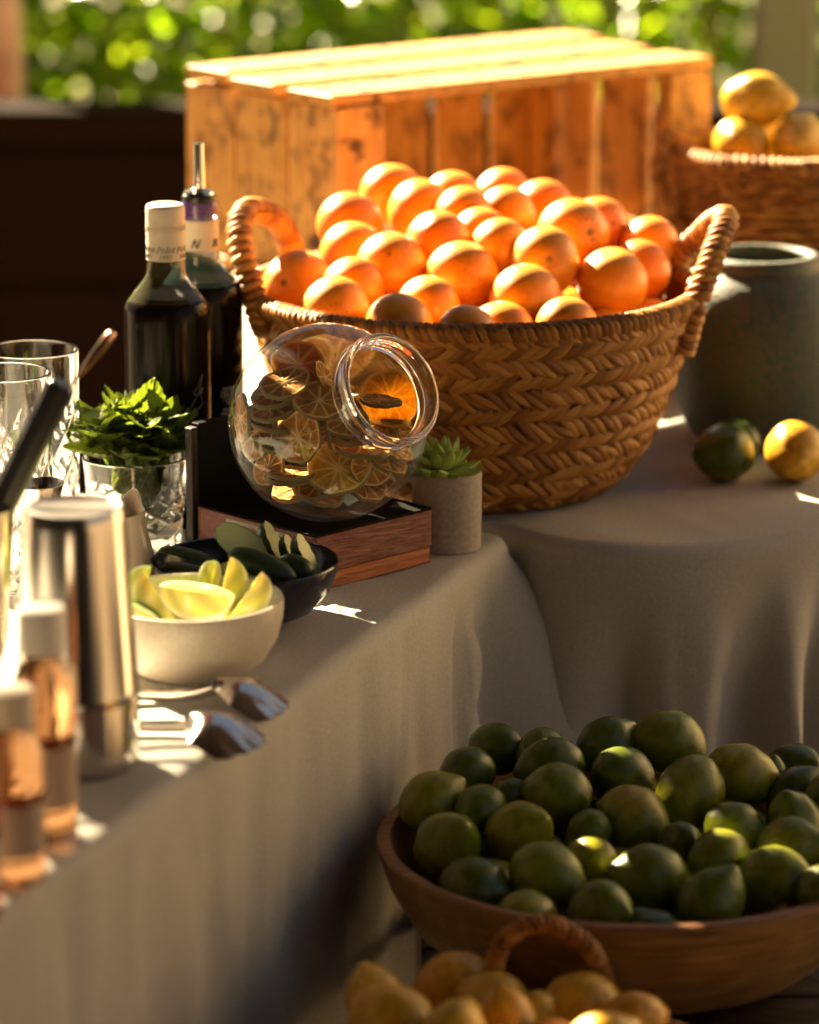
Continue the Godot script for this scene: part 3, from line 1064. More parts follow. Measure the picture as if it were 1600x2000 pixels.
func vase_and_fruit() -> void:
	var clay := mat("patina", Color.WHITE, 0.55)
	grain(clay, noise_tex(51, 0.025, lin(0.030, 0.085, 0.082), lin(0.20, 0.12, 0.065), 6), Vector3(9, 9, 9), bump_tex(52, 0.06, 4), 0.5)
	var vase := thing("clay_vase", "squat dark green and rust flecked clay jar with a wide open mouth", "vase", on(0.337, 3.385))
	part("body", Shape.new().lathe([Vector2(0.0005, 0.001), Vector2(0.055, 0.0), Vector2(0.066, 0.010), Vector2(0.079, 0.035), Vector2(0.088, 0.068), Vector2(0.0915, 0.095), Vector2(0.090, 0.122), Vector2(0.083, 0.147), Vector2(0.070, 0.162), Vector2(0.060, 0.167), Vector2(0.0575, 0.171)], 64).mesh(), clay, vase)
	part("rim", Shape.new().lathe([Vector2(0.0575, 0.170), Vector2(0.0575, 0.178), Vector2(0.054, 0.1825), Vector2(0.048, 0.183), Vector2(0.0445, 0.179), Vector2(0.045, 0.170), Vector2(0.066, 0.155), Vector2(0.080, 0.12), Vector2(0.082, 0.07), Vector2(0.06, 0.012), Vector2(0.0005, 0.010)], 64, 0.3).mesh(), clay, vase)
	var limes := lime_shapes(2, 1.12, 0.10, [Color(0.085, 0.12, 0.012), Color(0.05, 0.085, 0.012)], [0.35, 0.1])
	var sc := scar()
	fruit("lime", "glossy green lime on the cloth in front of the clay jar, beside the single lemon", "lime", "", limes[0], mats.lime_peel, sc, mats.stem, Vector3(0, 1.17, 0), on(0.290, 3.215, 0.0268), 0.0268, turned(Vector3(-0.9, 0.1, 0.4)))
	fruit("lime", "darker lime half hidden behind the glossy one, against the clay jar", "lime", "", limes[1], mats.lime_peel, sc, mats.stem, Vector3(0, 1.17, 0), on(0.303, 3.264, 0.0245), 0.0245, turned(Vector3(0.5, 0.2, 0.6)))
	var lem := lime_shapes(1, 1.2, 0.12, [Color(0.80, 0.43, 0.03)], [0.0])
	fruit("lemon", "single lemon on the cloth by the clay jar, its nipple end facing out", "lemon", "", lem[0], mats.lemon_peel, sc, mats.stem, Vector3(0, 1.28, 0), on(0.356, 3.215, 0.0285), 0.0285, turned(Vector3(0.05, -0.05, 1.0)))


func lime_bowl() -> void:
	var bowl := thing("wooden_bowl", "large shallow turned wooden bowl heaped with limes", "bowl", on(0.1737, 2.617, -0.244))
	bowl.scale = Vector3.ONE * 1.033
	var grown := mat("turned_wood", Color.WHITE, 0.42)
	grain(grown, noise_tex(61, 0.014, Color(0.42, 0.29, 0.14), Color(0.77, 0.60, 0.36), 3), Vector3(1.8, 20, 8), bump_tex(5, 0.02, 5), 0.25)
	part("body", Shape.new().lathe([Vector2(0.0005, 0.0), Vector2(0.085, 0.0), Vector2(0.105, 0.004), Vector2(0.140, 0.020), Vector2(0.168, 0.046), Vector2(0.184, 0.074), Vector2(0.1925, 0.100), Vector2(0.1930, 0.1035)], 96).mesh(), grown, bowl)
	part("rim", Shape.new().lathe([Vector2(0.1930, 0.1035), Vector2(0.1915, 0.1055), Vector2(0.1830, 0.1055), Vector2(0.1815, 0.1035), Vector2(0.173, 0.078), Vector2(0.155, 0.048), Vector2(0.12, 0.022), Vector2(0.08, 0.012), Vector2(0.0005, 0.010)], 96, 0.6).mesh(), mats.bowl_wood_x, bowl)
	var greens := [Color(0.20, 0.23, 0.009), Color(0.11, 0.145, 0.009), Color(0.34, 0.32, 0.012), Color(0.155, 0.20, 0.010), Color(0.38, 0.36, 0.016), Color(0.25, 0.27, 0.012)]
	var shapes := lime_shapes(12, 1.15, 0.20, greens, [0.10, 0.0, 0.3, 0.05, 0.55, 0.2, 0.9])
	var sc := scar()
	var group := "limes heaped in the wooden bowl"
	var at := [[0.071, -0.113, 2.766, 0.0211], [0.046, -0.114, 2.708, 0.0203], [0.017, -0.122, 2.659, 0.0231], [0.106, -0.111, 2.748, 0.0198], [0.113, -0.109, 2.707, 0.0234], [0.115, -0.116, 2.661, 0.0242], [0.056, -0.123, 2.640, 0.0206], [0.079, -0.120, 2.671, 0.0131], [0.029, -0.130, 2.581, 0.0251], [0.084, -0.128, 2.599, 0.0249], [0.159, -0.107, 2.755, 0.0226], [0.210, -0.106, 2.760, 0.0258], [0.169, -0.115, 2.701, 0.0238], [0.220, -0.115, 2.662, 0.0261], [0.261, -0.110, 2.690, 0.0248], [0.308, -0.122, 2.736, 0.0221], [0.304, -0.125, 2.679, 0.0224], [0.297, -0.125, 2.620, 0.0220], [0.290, -0.130, 2.576, 0.0235], [0.173, -0.125, 2.628, 0.0255], [0.250, -0.127, 2.608, 0.0212], [0.102, -0.134, 2.523, 0.0257], [0.136, -0.135, 2.554, 0.0208], [0.180, -0.136, 2.524, 0.0257], [0.140, -0.140, 2.469, 0.0223], [0.234, -0.133, 2.557, 0.0230], [0.221, -0.139, 2.481, 0.0242], [0.271, -0.137, 2.523, 0.0257], [0.310, -0.137, 2.496, 0.0218], [0.138, -0.127, 2.607, 0.0159], [0.207, -0.130, 2.588, 0.0158], [0.288, -0.117, 2.711, 0.0125], [0.331, -0.115, 2.647, 0.0222]]
	var says := [
		"dark lime at the rear of the bowl, against the hanging corner of cloth",
		"very dark lime lying on its side, below the rear one by the cloth",
		"lime with a brownish lit flank, at the rim next to the bar cloth",
		"lime with a raised stem nub, half hidden at the rear",
		"ridged dark lime directly in front of the one with the raised nub",
		"mid green lime with a pale glint, before the ridged dark lime",
		"shaded lime between the side lying dark lime and the plain yellow green one",
		"small dark glimpse of a lime behind the mid green glinting one",
		"deep green lime lowest at the bowl's inner wall on the cloth side",
		"plain yellow green lime with a smooth dull face, beside the deep green one",
		"dark pebbled lime on the rear edge, in front of the fruit table's folds",
		"topmost lime, sunlit green, at the rear of the heap",
		"shiny dark lime lying sideways in front of the topmost one",
		"large round lime with a rough stem scar facing out, upper middle",
		"light green lime leaning over at the rear, next to the round scarred one",
		"pebbled dark lime at the rear far side, against the folds",
		"nearly black lime at the far side under the pebbled one",
		"dark lime at the far side between the nearly black and the large green one",
		"large mid green lime at the far side of the bowl's middle",
		"lime with a broad yellow patch, in the centre of the heap",
		"shaded olive lime behind the two far front ones",
		"large front lime shaped like an egg, at the middle of the near rim",
		"yellowish lime wedged behind the egg shaped front lime",
		"front lime with a dented face, middle of the near row",
		"dark lime sunk against the near rim beside the egg shaped one",
		"lime with a curved bright glint, between the dented one and the striped one",
		"round dark lime at the near rim, under the curved glint lime",
		"pale lime with a yellow band, at the near rim on the far side",
		"lime sliver at the very edge of the picture past the pale banded one",
		"dim lime deep behind the yellow patched one",
		"very dark lime in the gap beside the yellow patched one",
		"tiny glimpse of a lime behind the light green leaning one",
		"lime at the far rim, mostly outside the view"]
	var dark_to := [1, 1, 2, 3, 1, 0, 3, 1, 0, 2, 1, 5, 1, 5, 4, 1, 1, 3, 0, 6, 0, 5, 4, 0, 3, 5, 3, 11, 0, 3, 1, 1, 0]
	for k in at.size():
		var p: Array = at[k]
		fruit("lime", says[k], "lime", group, shapes[dark_to[k]], mats.lime_peel, sc, mats.stem_green if k % 3 else mats.stem, Vector3(0, 1.30, 0), on(p[0], p[2], p[1]), p[3] * 1.03, turned(Vector3(rng.randf_range(-1, 1), rng.randf_range(-0.3, 0.6), rng.randf_range(0.5, 1.1) if k % 3 == 0 else rng.randf_range(-0.5, 0.5)), rng.randf() * TAU))
	for p in [[0.051, -0.154, 2.672], [0.108, -0.153, 2.761], [0.272, -0.155, 2.648], [0.201, -0.157, 2.723], [0.143, -0.160, 2.655], [0.086, -0.159, 2.718], [0.096, -0.160, 2.636], [0.048, -0.142, 2.521], [0.262, -0.161, 2.710], [0.330, -0.158, 2.630], [0.179, -0.154, 2.775], [0.157, -0.162, 2.596], [0.244, -0.154, 2.759], [0.137, -0.158, 2.711], [0.318, -0.156, 2.549], [0.206, -0.164, 2.618], [0.040, -0.162, 2.624], [0.225, -0.163, 2.676], [0.198, -0.164, 2.566], [0.086, -0.153, 2.479], [0.064, -0.160, 2.565], [0.181, -0.162, 2.456], [0.226, -0.163, 2.522]]:
		fruit("lime", "lime buried at the bottom of the wooden bowl", "lime", group, shapes[rng.randi() % 6], mats.lime_peel, sc, mats.stem, Vector3(0, 1.30, 0), on(p[0], p[2], p[1]), 0.0240, any_turn())


func lemon_basket_below() -> void:
	var b := thing("wicker_basket", "low wicker basket of lemons with a rope wound handle, in front of the wooden bowl", "basket", on(0.087, 2.300, -0.288))
	var prof := [Vector2(0.095, 0.002), Vector2(0.115, 0.02), Vector2(0.130, 0.05), Vector2(0.137, 0.078)]
	part("basket_wall", Shape.new().lathe([Vector2(0.0005, 0.001), Vector2(0.094, 0.001), Vector2(0.114, 0.02), Vector2(0.129, 0.05), Vector2(0.136, 0.080), Vector2(0.131, 0.080), Vector2(0.123, 0.05), Vector2(0.10, 0.014), Vector2(0.0005, 0.008)], 48, 0.3).mesh(), mats.straw_dark, b)
	woven(b, prof, 9, 0.0115, 0.022, 0.0062, 0.10, 18, 0)
	var ring := []
	for k in 9:
		var th := TAU * k / 8.0
		ring.append(Vector3(cos(th) * 0.137, 0.083, sin(th) * 0.137))
	rope(b, "rim", ring, 0.0055, 110, 0.0036)
	# the handle that stands up on the bowl's side
	var arch := []
	for q in [[0.058, 2.412, -0.208], [0.0605, 2.404, -0.160], [0.0690, 2.400, -0.135], [0.0955, 2.397, -0.1225], [0.1240, 2.400, -0.138], [0.1386, 2.404, -0.165], [0.143, 2.412, -0.208]]:
		arch.append(on(q[0], q[1], q[2]) - b.position)
	rope(b, "handle", arch, 0.0040, 36, 0.0026)
	var lemons := lime_shapes(3, 1.22, 0.15, [Color(0.92, 0.50, 0.035), Color(0.90, 0.44, 0.030), Color(0.94, 0.56, 0.05)], [0.0])
	var sc := scar()
	var at := [[-0.024, -0.178, 2.389, 0.0231], [0.031, -0.181, 2.421, 0.0270], [0.061, -0.179, 2.384, 0.0245], [-0.011, -0.177, 2.337, 0.0316], [0.066, -0.179, 2.335, 0.0268], [0.089, -0.174, 2.362, 0.0139], [0.123, -0.180, 2.382, 0.0269], [0.157, -0.176, 2.348, 0.0214], [0.030, -0.170, 2.303, 0.0237], [0.130, -0.169, 2.278, 0.0268], [0.099, -0.178, 2.308, 0.0204]]
	var says := ["lemon in shade at the outer end of the low basket, by the bar cloth", "highest lemon of the low basket, beside the foot of its handle", "lemon in the middle of the low basket, under the wound handle's arch", "big pale topped lemon in front at the low basket's cloth side", "lemon in front of the one under the handle's arch, cut by the picture's edge", "small glimpse of a lemon deep under the wound handle", "lemon with a brown speck, at the far foot of the wound handle", "outermost lemon behind the speckled one in the low basket", "lemon in front between the pale topped and the middle one", "front lemon below the speckled one, mostly out of view", "front lemon below the small deep one, mostly out of view"]
	for k in at.size():
		var p: Array = at[k]
		fruit("lemon", says[k], "lemon", "lemons in the low basket", lemons[k % 3], mats.lemon_peel, sc, mats.stem, Vector3(0, 1.34, 0), on(p[0], p[2], p[1]), p[3] * 0.95, turned(Vector3(rng.randf_range(-1, 1), rng.randf_range(-0.4, 0.5), rng.randf_range(-0.6, 0.6))))
	for k in 5:
		fruit("lemon", "lemon buried in the low basket beneath the others", "lemon", "lemons in the low basket", lemons[0], mats.lemon_peel, sc, mats.stem, Vector3(0, 1.34, 0), on(0.01 + 0.04 * k, 2.30 + 0.03 * (k % 2), -0.232), 0.025, any_turn())


# ---------- riser, globe jar, dried limes ----------
func riser_and_jar() -> void:
	var e1 := Vector3(0.095, 0, -0.094).normalized()
	var e2 := Vector3(-0.107, 0, -0.101).normalized()
	e2 = (e2 - e1 * e2.dot(e1)).normalized()
	var foot := on(-0.076, 2.829)
	var block := thing("display_riser", "black topped reddish wooden riser with a taller black back, under the globe jar", "display stand", foot)
	var w := 0.1337
	var d := 0.147
	var basis_ := Basis(e1, Vector3.UP, -e2)
	var put := func(called: String, x0: float, x1: float, y0: float, y1: float, z0: float, z1: float, m: Material) -> Node3D:
		var c := e1 * (x0 + x1) / 2 + Vector3(0, (y0 + y1) / 2, 0) + e2 * (z0 + z1) / 2
		return part(called, Shape.new().box(Vector3(x1 - x0, y1 - y0, z1 - z0), 0.0007).mesh(), m, block, Transform3D(basis_, c))
	put.call("base_board", 0.001, w - 0.001, 0.001, 0.0150, 0.001, d, mats.light_wood_x)
	put.call("body", 0.0, w, 0.0151, 0.0470, 0.0, d, mats.red_wood_x)
	put.call("top_sheet", -0.0003, w + 0.0003, 0.0471, 0.0490, -0.0003, d + 0.0003, mats.black_paint)
	put.call("back_panel", 0.004, w + 0.06, 0.001, 0.1180, d + 0.001, d + 0.010, mats.black_paint)
	put.call("panel_edge", -0.004, 0.0035, 0.001, 0.1150, d + 0.001, d + 0.010, mats.dark_wood_y)
	# the remains of a torn paper sticker on the side towards the bowls
	var torn := Shape.new()
	var low := []
	var high := []
	for k in 25:
		var f := k / 24.0
		var y0 := 0.0435 - 0.0022 - (0.010 * smoothstep(0.62, 0.66, f)) - 0.0018 * rng.randf()
		low.append(-e2 * -(0.034 + 0.076 * (1.0 - f)) + Vector3(0, y0, 0) - e1 * 0.0004)
		high.append(-e2 * -(0.034 + 0.076 * (1.0 - f)) + Vector3(0, 0.0440, 0) - e1 * 0.0004)
	for k in 24:
		torn.face([low[k], low[k + 1], high[k + 1], high[k]], e1 * 0.05 + e2 * 0.07)
	part("torn_sticker", torn.mesh(), mat("old_paper", lin(0.30, 0.28, 0.25), 0.8), block)

	# the globe jar lies tilted, its mouth towards the camera's far side
	var centre := on(-0.0675, 2.881, 0.1315)
	var axis := Vector3(0.585, 0.459, 0.667).normalized()
	var jar := thing("globe_jar", "clear round glass jar tilted on the riser, filled with dried lime slices", "jar", centre)
	jar.basis = turned(axis)
	var prof := []
	var rr := 0.0825
	for k in 41:
		var th := -PI / 2 + (PI / 2 + 1.045) * k / 40.0
		prof.append(Vector2(maxf(rr * cos(th), 0.0003), rr * sin(th)))
	part("globe", Shape.new().lathe(prof, 96, 0.2).mesh(), mats.clear_glass, jar)
	var neck := [Vector2(0.0413, 0.0700), Vector2(0.0452, 0.0712), Vector2(0.0466, 0.0735), Vector2(0.0458, 0.0760), Vector2(0.0440, 0.0775), Vector2(0.0438, 0.0830), Vector2(0.0448, 0.0850), Vector2(0.0470, 0.0862), Vector2(0.0478, 0.0885), Vector2(0.0472, 0.0912), Vector2(0.0450, 0.0926), Vector2(0.0425, 0.0922), Vector2(0.0412, 0.0900), Vector2(0.0408, 0.0850), Vector2(0.0406, 0.0780), Vector2(0.0400, 0.0718), Vector2(0.0413, 0.0700)]
	part("neck_ring", Shape.new().lathe(neck, 96, 0.0).mesh(), mats.crystal, jar)
	# dried slices, cupped and wavy, each by itself
	var slice_mesh := []
	var pulp := [[Color(0.62, 0.27, 0.038), Color(0.92, 0.68, 0.27)], [Color(0.46, 0.17, 0.028), Color(0.88, 0.60, 0.21)], [Color(0.80, 0.52, 0.06), Color(0.94, 0.74, 0.27)]]
	for k in 3:
		slice_mesh.append(dried_slice(k, pulp[k][0], pulp[k][1]))
	var dry := mat("dried_lime", Color.WHITE, 0.75)
	dry.vertex_color_use_as_albedo = true
	dry.backlight_enabled = true
	dry.backlight = Color(0.55, 0.52, 0.44)
	dry.metallic_specular = 0.2
	grain(dry, noise_tex(71, 0.03, Color(0.82, 0.78, 0.74), Color.WHITE, 4), Vector3(1.2, 1.2, 1.2), bump_tex(72, 0.05, 3), 0.12)
	var thin_dry: StandardMaterial3D = dry.duplicate()
	thin_dry.resource_name = "dried_lime_thin"
	thin_dry.backlight = Color(1.1, 1.0, 0.8)
	var rind := mat("dried_rind", lin(0.12, 0.095, 0.018), 0.6)
	rind.backlight_enabled = true
	rind.backlight = Color(0.8, 0.75, 0.5)
	var at := [[-0.0334, 0.0415, 0.0393, -0.20, 0.89, 0.40, 0.0200], [-0.0057, 0.0298, 0.0545, 0.10, 0.86, 0.51, 0.0202], [-0.0561, 0.0019, 0.0390, -0.78, 0.25, 0.58, 0.0224], [-0.0216, 0.0019, 0.0625, -0.50, 0.31, 0.81, 0.0203], [0.0099, -0.0291, 0.0426, 0.00, 0.78, 0.63, 0.0250], [-0.0473, -0.0300, 0.0298, -0.64, 0.39, 0.67, 0.0158], [-0.0694, 0.0089, 0.0227, -0.96, 0.07, 0.27, 0.0190], [-0.0231, 0.0518, 0.0150, 0.15, 0.66, 0.73, 0.0210], [-0.0417, 0.0218, 0.0400, -0.32, 0.90, 0.32, 0.0200], [-0.0394, 0.0322, 0.0351, -0.21, 0.93, 0.30, 0.0215], [-0.0017, 0.0441, 0.0281, 0.82, 0.52, 0.26, 0.0140], [0.0356, -0.0274, 0.0424, 0.30, 0.52, 0.80, 0.0165], [0.0161, 0.0136, 0.0556, 0.11, 0.89, 0.44, 0.0190], [0.0510, 0.0226, 0.0099, 0.25, 0.43, 0.87, 0.0235], [0.0439, 0.0251, 0.0314, 0.10, 0.99, 0.06, 0.0165], [0.0289, -0.0106, 0.0436, 0.10, 0.99, 0.11, 0.0235], [0.0289, -0.0497, 0.0022, 0.48, 0.81, 0.35, 0.0210], [-0.0041, -0.0413, 0.0399, -0.32, 0.90, 0.32, 0.0205], [-0.0067, -0.0532, 0.0322, 0.21, 0.96, 0.18, 0.0200], [-0.0247, -0.0512, 0.0191, -0.22, 0.95, 0.21, 0.0210], [-0.0398, 0.0055, 0.0406, 0.10, 0.99, -0.04, 0.0200], [-0.0401, -0.0025, 0.0404, 0.00, 1.00, -0.05, 0.0200], [-0.0387, -0.0101, 0.0416, 0.10, 0.99, 0.01, 0.0200], [-0.0294, -0.0378, 0.0363, 0.00, 1.00, 0.01, 0.0205], [-0.0290, -0.0333, 0.0402, 0.05, 1.00, 0.01, 0.0205], [0.0469, -0.0241, 0.0226, 0.52, 0.81, 0.27, 0.0200], [0.0512, -0.0177, 0.0187, 0.42, 0.90, 0.10, 0.0200], [0.0211, 0.0021, 0.0509, 0.00, 0.99, 0.17, 0.0210], [0.0054, 0.0068, 0.0520, 0.95, 0.17, 0.27, 0.0180], [-0.0017, 0.0184, 0.0396, 0.00, 0.96, 0.28, 0.0200]]
	var says := {
		0: "pale brown dried lime slice lying flat on top of the pile's outer stack", 1: "wide brown slice facing up in the middle of the pile's crest", 2: "upright reddish slice pressed to the glass at the jar's far end from the mouth",
		3: "upright slice facing out with clear pale spokes, centre of the pile", 4: "largest slice, yellowish with fine spokes, low at the front glass", 5: "small pale curled slice low near the riser's back panel", 6: "slice seen edge on against the glass near the black panel",
		7: "green rimmed slice leaning at the very top of the pile", 8: "slice tucked under the pale flat top stack", 9: "thick green rimmed slice second in the outer top stack", 10: "small dark slice standing on edge near the neck",
		11: "slice half hidden behind the largest yellowish one", 12: "slice lying just below the neck ring", 13: "glowing golden slice standing upright inside the mouth", 14: "thin slice lying level inside the mouth before the glowing one",
		15: "broad slice lying flat under the neck, in the lit stack", 16: "slice leaning low at the sunlit end of the jar", 17: "slice leaning under the largest yellowish one"}
	for k in at.size():
		var p: Array = at[k]
		var o := thing("dried_lime_slice", says.get(k, "dried lime slice stacked among others inside the globe jar"), "dried lime", centre + Vector3(p[0], p[1], p[2]), "dried lime slices in the globe jar")
		var kind: int = 2 if k in [4, 13] else (1 if k in [2, 6, 16, 17, 21, 23] else 0)
		o.basis = turned(Vector3(p[3], p[4], p[5]), k * 1.3).scaled(Vector3.ONE * p[6] * 1.07)
		part("pulp", slice_mesh[kind][0], thin_dry if k in [7, 13] else dry, o)
		part("rind", slice_mesh[kind][1], rind, o)
	var filled := 0
	var tries := 0
	while filled < 22 and tries < 4000:
		tries += 1
		var p := Vector3(rng.randf_range(-0.06, 0.06), rng.randf_range(-0.062, 0.016), rng.randf_range(-0.06, 0.035))
		var nn := Vector3(rng.randf_range(-0.6, 0.6), 1, rng.randf_range(-0.6, 0.6)).normalized()
		var r := rng.randf_range(0.018, 0.022)
		var e := p - nn * p.dot(nn)
		if (p + e.normalized() * r).length() > 0.078 or p.dot(Vector3(0, 0.247, 0.97)) > 0.004:
			continue
		filled += 1
		var o := thing("dried_lime_slice", "dried lime slice stacked among others inside the globe jar", "dried lime", centre + p, "dried lime slices in the globe jar")
		o.basis = turned(nn, tries).scaled(Vector3.ONE * r)
		part("pulp", slice_mesh[filled % 2][0], dry, o)
		part("rind", slice_mesh[filled % 2][1], rind, o)


func dried_slice(k: int, flesh: Color, pith: Color) -> Array:
	var n := FastNoiseLite.new()
	n.seed = 80 + k
	n.frequency = 1.6
	var spokes := 9 + k
	var warp := func(x: float, z: float) -> float:
		return 0.07 * n.get_noise_2d(x * 0.9, z * 0.9) + 0.04 * x * x * (1 if k != 1 else -1)
	var s := Shape.new()
	for side in [1.0, -1.0]:
		var g := []
		var cc := []
		for a in 17:
			var f := a / 16.0
			var row := PackedVector3Array()
			var cr := PackedColorArray()
			for b in 97:
				var th := TAU * (b % 96) / 96.0
				var edge := 1.0 + 0.03 * sin(th * 3.0 + k) + 0.02 * sin(th * 7.0)
				var x := cos(th) * f * edge * 0.97
				var z := sin(th) * f * edge * 0.97
				var ph := fposmod(th * spokes / TAU + 0.25 * n.get_noise_2d(th, k * 5.0), 1.0)
				var web := exp(-pow(minf(ph, 1.0 - ph) * f * 9.0 / 0.55, 2.0)) * smoothstep(1.0, 0.8, f) + exp(-pow(f / 0.09, 2.0))
				var ring := smoothstep(0.87, 0.95, f)
				var q := clampf(maxf(web, ring), 0.0, 1.0)
				var fibre := 0.8 + 0.45 * n.get_noise_2d(cos(th * 3.0) * 4.0 + th * 6.0, f * 2.5 + 20.0)
				row.append(Vector3(x, side * (0.085 - 0.030 * (1.0 - q) * smoothstep(0.0, 0.2, f)) + warp.call(x, z), z))
				var c := Color(flesh.r * fibre, flesh.g * fibre, flesh.b * fibre).lerp(pith, q * 0.85)
				cr.append(c)
			g.append(row)
			cc.append(cr)
		if side > 0:
			g.reverse()
			cc.reverse()
		s.rows(g, true, cc)
	var rim := []
	for a in 5:
		var y := -0.088 + 0.176 * a / 4.0
		var row := PackedVector3Array()
		for b in 97:
			var th := TAU * (b % 96) / 96.0
			var edge := (1.0 + 0.03 * sin(th * 3.0 + k) + 0.02 * sin(th * 7.0)) * (0.965 if a in [0, 4] else (1.0 if a == 2 else 0.99))
			var x := cos(th) * edge
			var z := sin(th) * edge
			row.append(Vector3(x, y + warp.call(x, z), z))
		rim.append(row)
	return [s.mesh(), Shape.new().rows(rim).mesh()]


func succulent() -> void:
	var stone := mat("cast_concrete", Color.WHITE, 0.85)
	grain(stone, noise_tex(91, 0.02, lin(0.34, 0.27, 0.22), lin(0.50, 0.42, 0.36), 5), Vector3(18, 18, 18), bump_tex(92, 0.08, 3, FastNoiseLite.TYPE_CELLULAR, 3.0), 0.3)
	var o := thing("potted_succulent", "small pale green succulent in a round concrete pot beside the riser", "potted plant", on(0.032, 2.975))
	var pot := part("pot", Shape.new().lathe([Vector2(0.0005, 0.001), Vector2(0.0275, 0.0), Vector2(0.0292, 0.0018), Vector2(0.0298, 0.030), Vector2(0.0298, 0.0665), Vector2(0.0288, 0.0685), Vector2(0.0262, 0.0685), Vector2(0.0252, 0.067), Vector2(0.025, 0.060), Vector2(0.0005, 0.060)], 64, 0.85).mesh(), stone, o)
	part("soil", Shape.new().lathe([Vector2(0.0252, 0.0610), Vector2(0.015, 0.0635), Vector2(0.0005, 0.064)], 24).mesh(), mat("soil", lin(0.05, 0.033, 0.02), 0.95), pot)
	var fresh := mat("succulent_leaf", Color.WHITE, 0.38)
	fresh.vertex_color_use_as_albedo = true
	fresh.backlight_enabled = true
	fresh.backlight = Color(0.35, 0.5, 0.12)
	var g := []
	var cc := []
	for a in 15:
		var f := a / 14.0
		var w := 0.23 * pow(sin(PI * clampf(0.10 + 0.90 * f, 0, 1)), 0.8) * (1.0 - 0.15 * f) + 0.002
		var row := PackedVector3Array()
		var cr := PackedColorArray()
		for b in 13:
			var th := TAU * (b % 12) / 12.0
			row.append(Vector3(cos(th) * w, sin(th) * w * (0.42 if sin(th) > 0 else 0.62) + 0.16 * f * f, f))
			cr.append(Color(0.32, 0.44, 0.08).lerp(Color(0.30, 0.22, 0.07), smoothstep(0.90, 1.0, f)).lerp(Color(0.55, 0.62, 0.22), 0.6 * (1.0 - f)))
		g.append(row)
		cc.append(cr)
	var leaf := Shape.new().rows(g, true, cc).mesh()
	var k := 0
	for ring in [[13, 0.036, 0.12, 0.066], [11, 0.034, 0.42, 0.071], [9, 0.028, 0.75, 0.075], [6, 0.019, 1.1, 0.079]]:
		for j in ring[0]:
			var th: float = TAU * (j + 0.5 * (k % 2)) / ring[0] + rng.randf_range(-0.15, 0.15)
			var rise: float = ring[2] + rng.randf_range(-0.12, 0.12)
			var long: float = ring[1] * rng.randf_range(0.88, 1.12)
			part("leaf", leaf, fresh, o, Transform3D((Basis(Vector3.UP, th) * Basis(Vector3.RIGHT, -rise)).scaled(Vector3.ONE * long), Vector3(-0.006, ring[3], 0.004)))
		k += 1


# ---------- bottles ----------
func bottle_body(o: Node3D, tint: Color) -> void:
	var dark := mat("dark_bottle", lin(0.008, 0.005, 0.004), 0.16)
	dark.metallic_specular = 0.26
	part("body", Shape.new().lathe([Vector2(0.0005, 0.002), Vector2(0.030, 0.0), Vector2(0.0355, 0.002), Vector2(0.0372, 0.007), Vector2(0.0374, 0.10), Vector2(0.0374, 0.185), Vector2(0.0371, 0.192), Vector2(0.0356, 0.1975), Vector2(0.0330, 0.2005)], 72).mesh(), dark, o)
	var neck := pane("bottle_neck_%d" % int(tint.g * 1000), tint, 0.62, 0.04)
	part("neck", Shape.new().lathe([Vector2(0.0330, 0.2006), Vector2(0.0300, 0.2045), Vector2(0.0240, 0.2125), Vector2(0.0195, 0.2185), Vector2(0.0175, 0.2225), Vector2(0.0166, 0.230), Vector2(0.0162, 0.2365)], 72).mesh(), neck, o)
	# what fills the shoulder up to the neck
	part("filling", Shape.new().lathe([Vector2(0.0318, 0.2000), Vector2(0.0285, 0.2042), Vector2(0.0005, 0.2044)], 48).mesh(), dark, o)


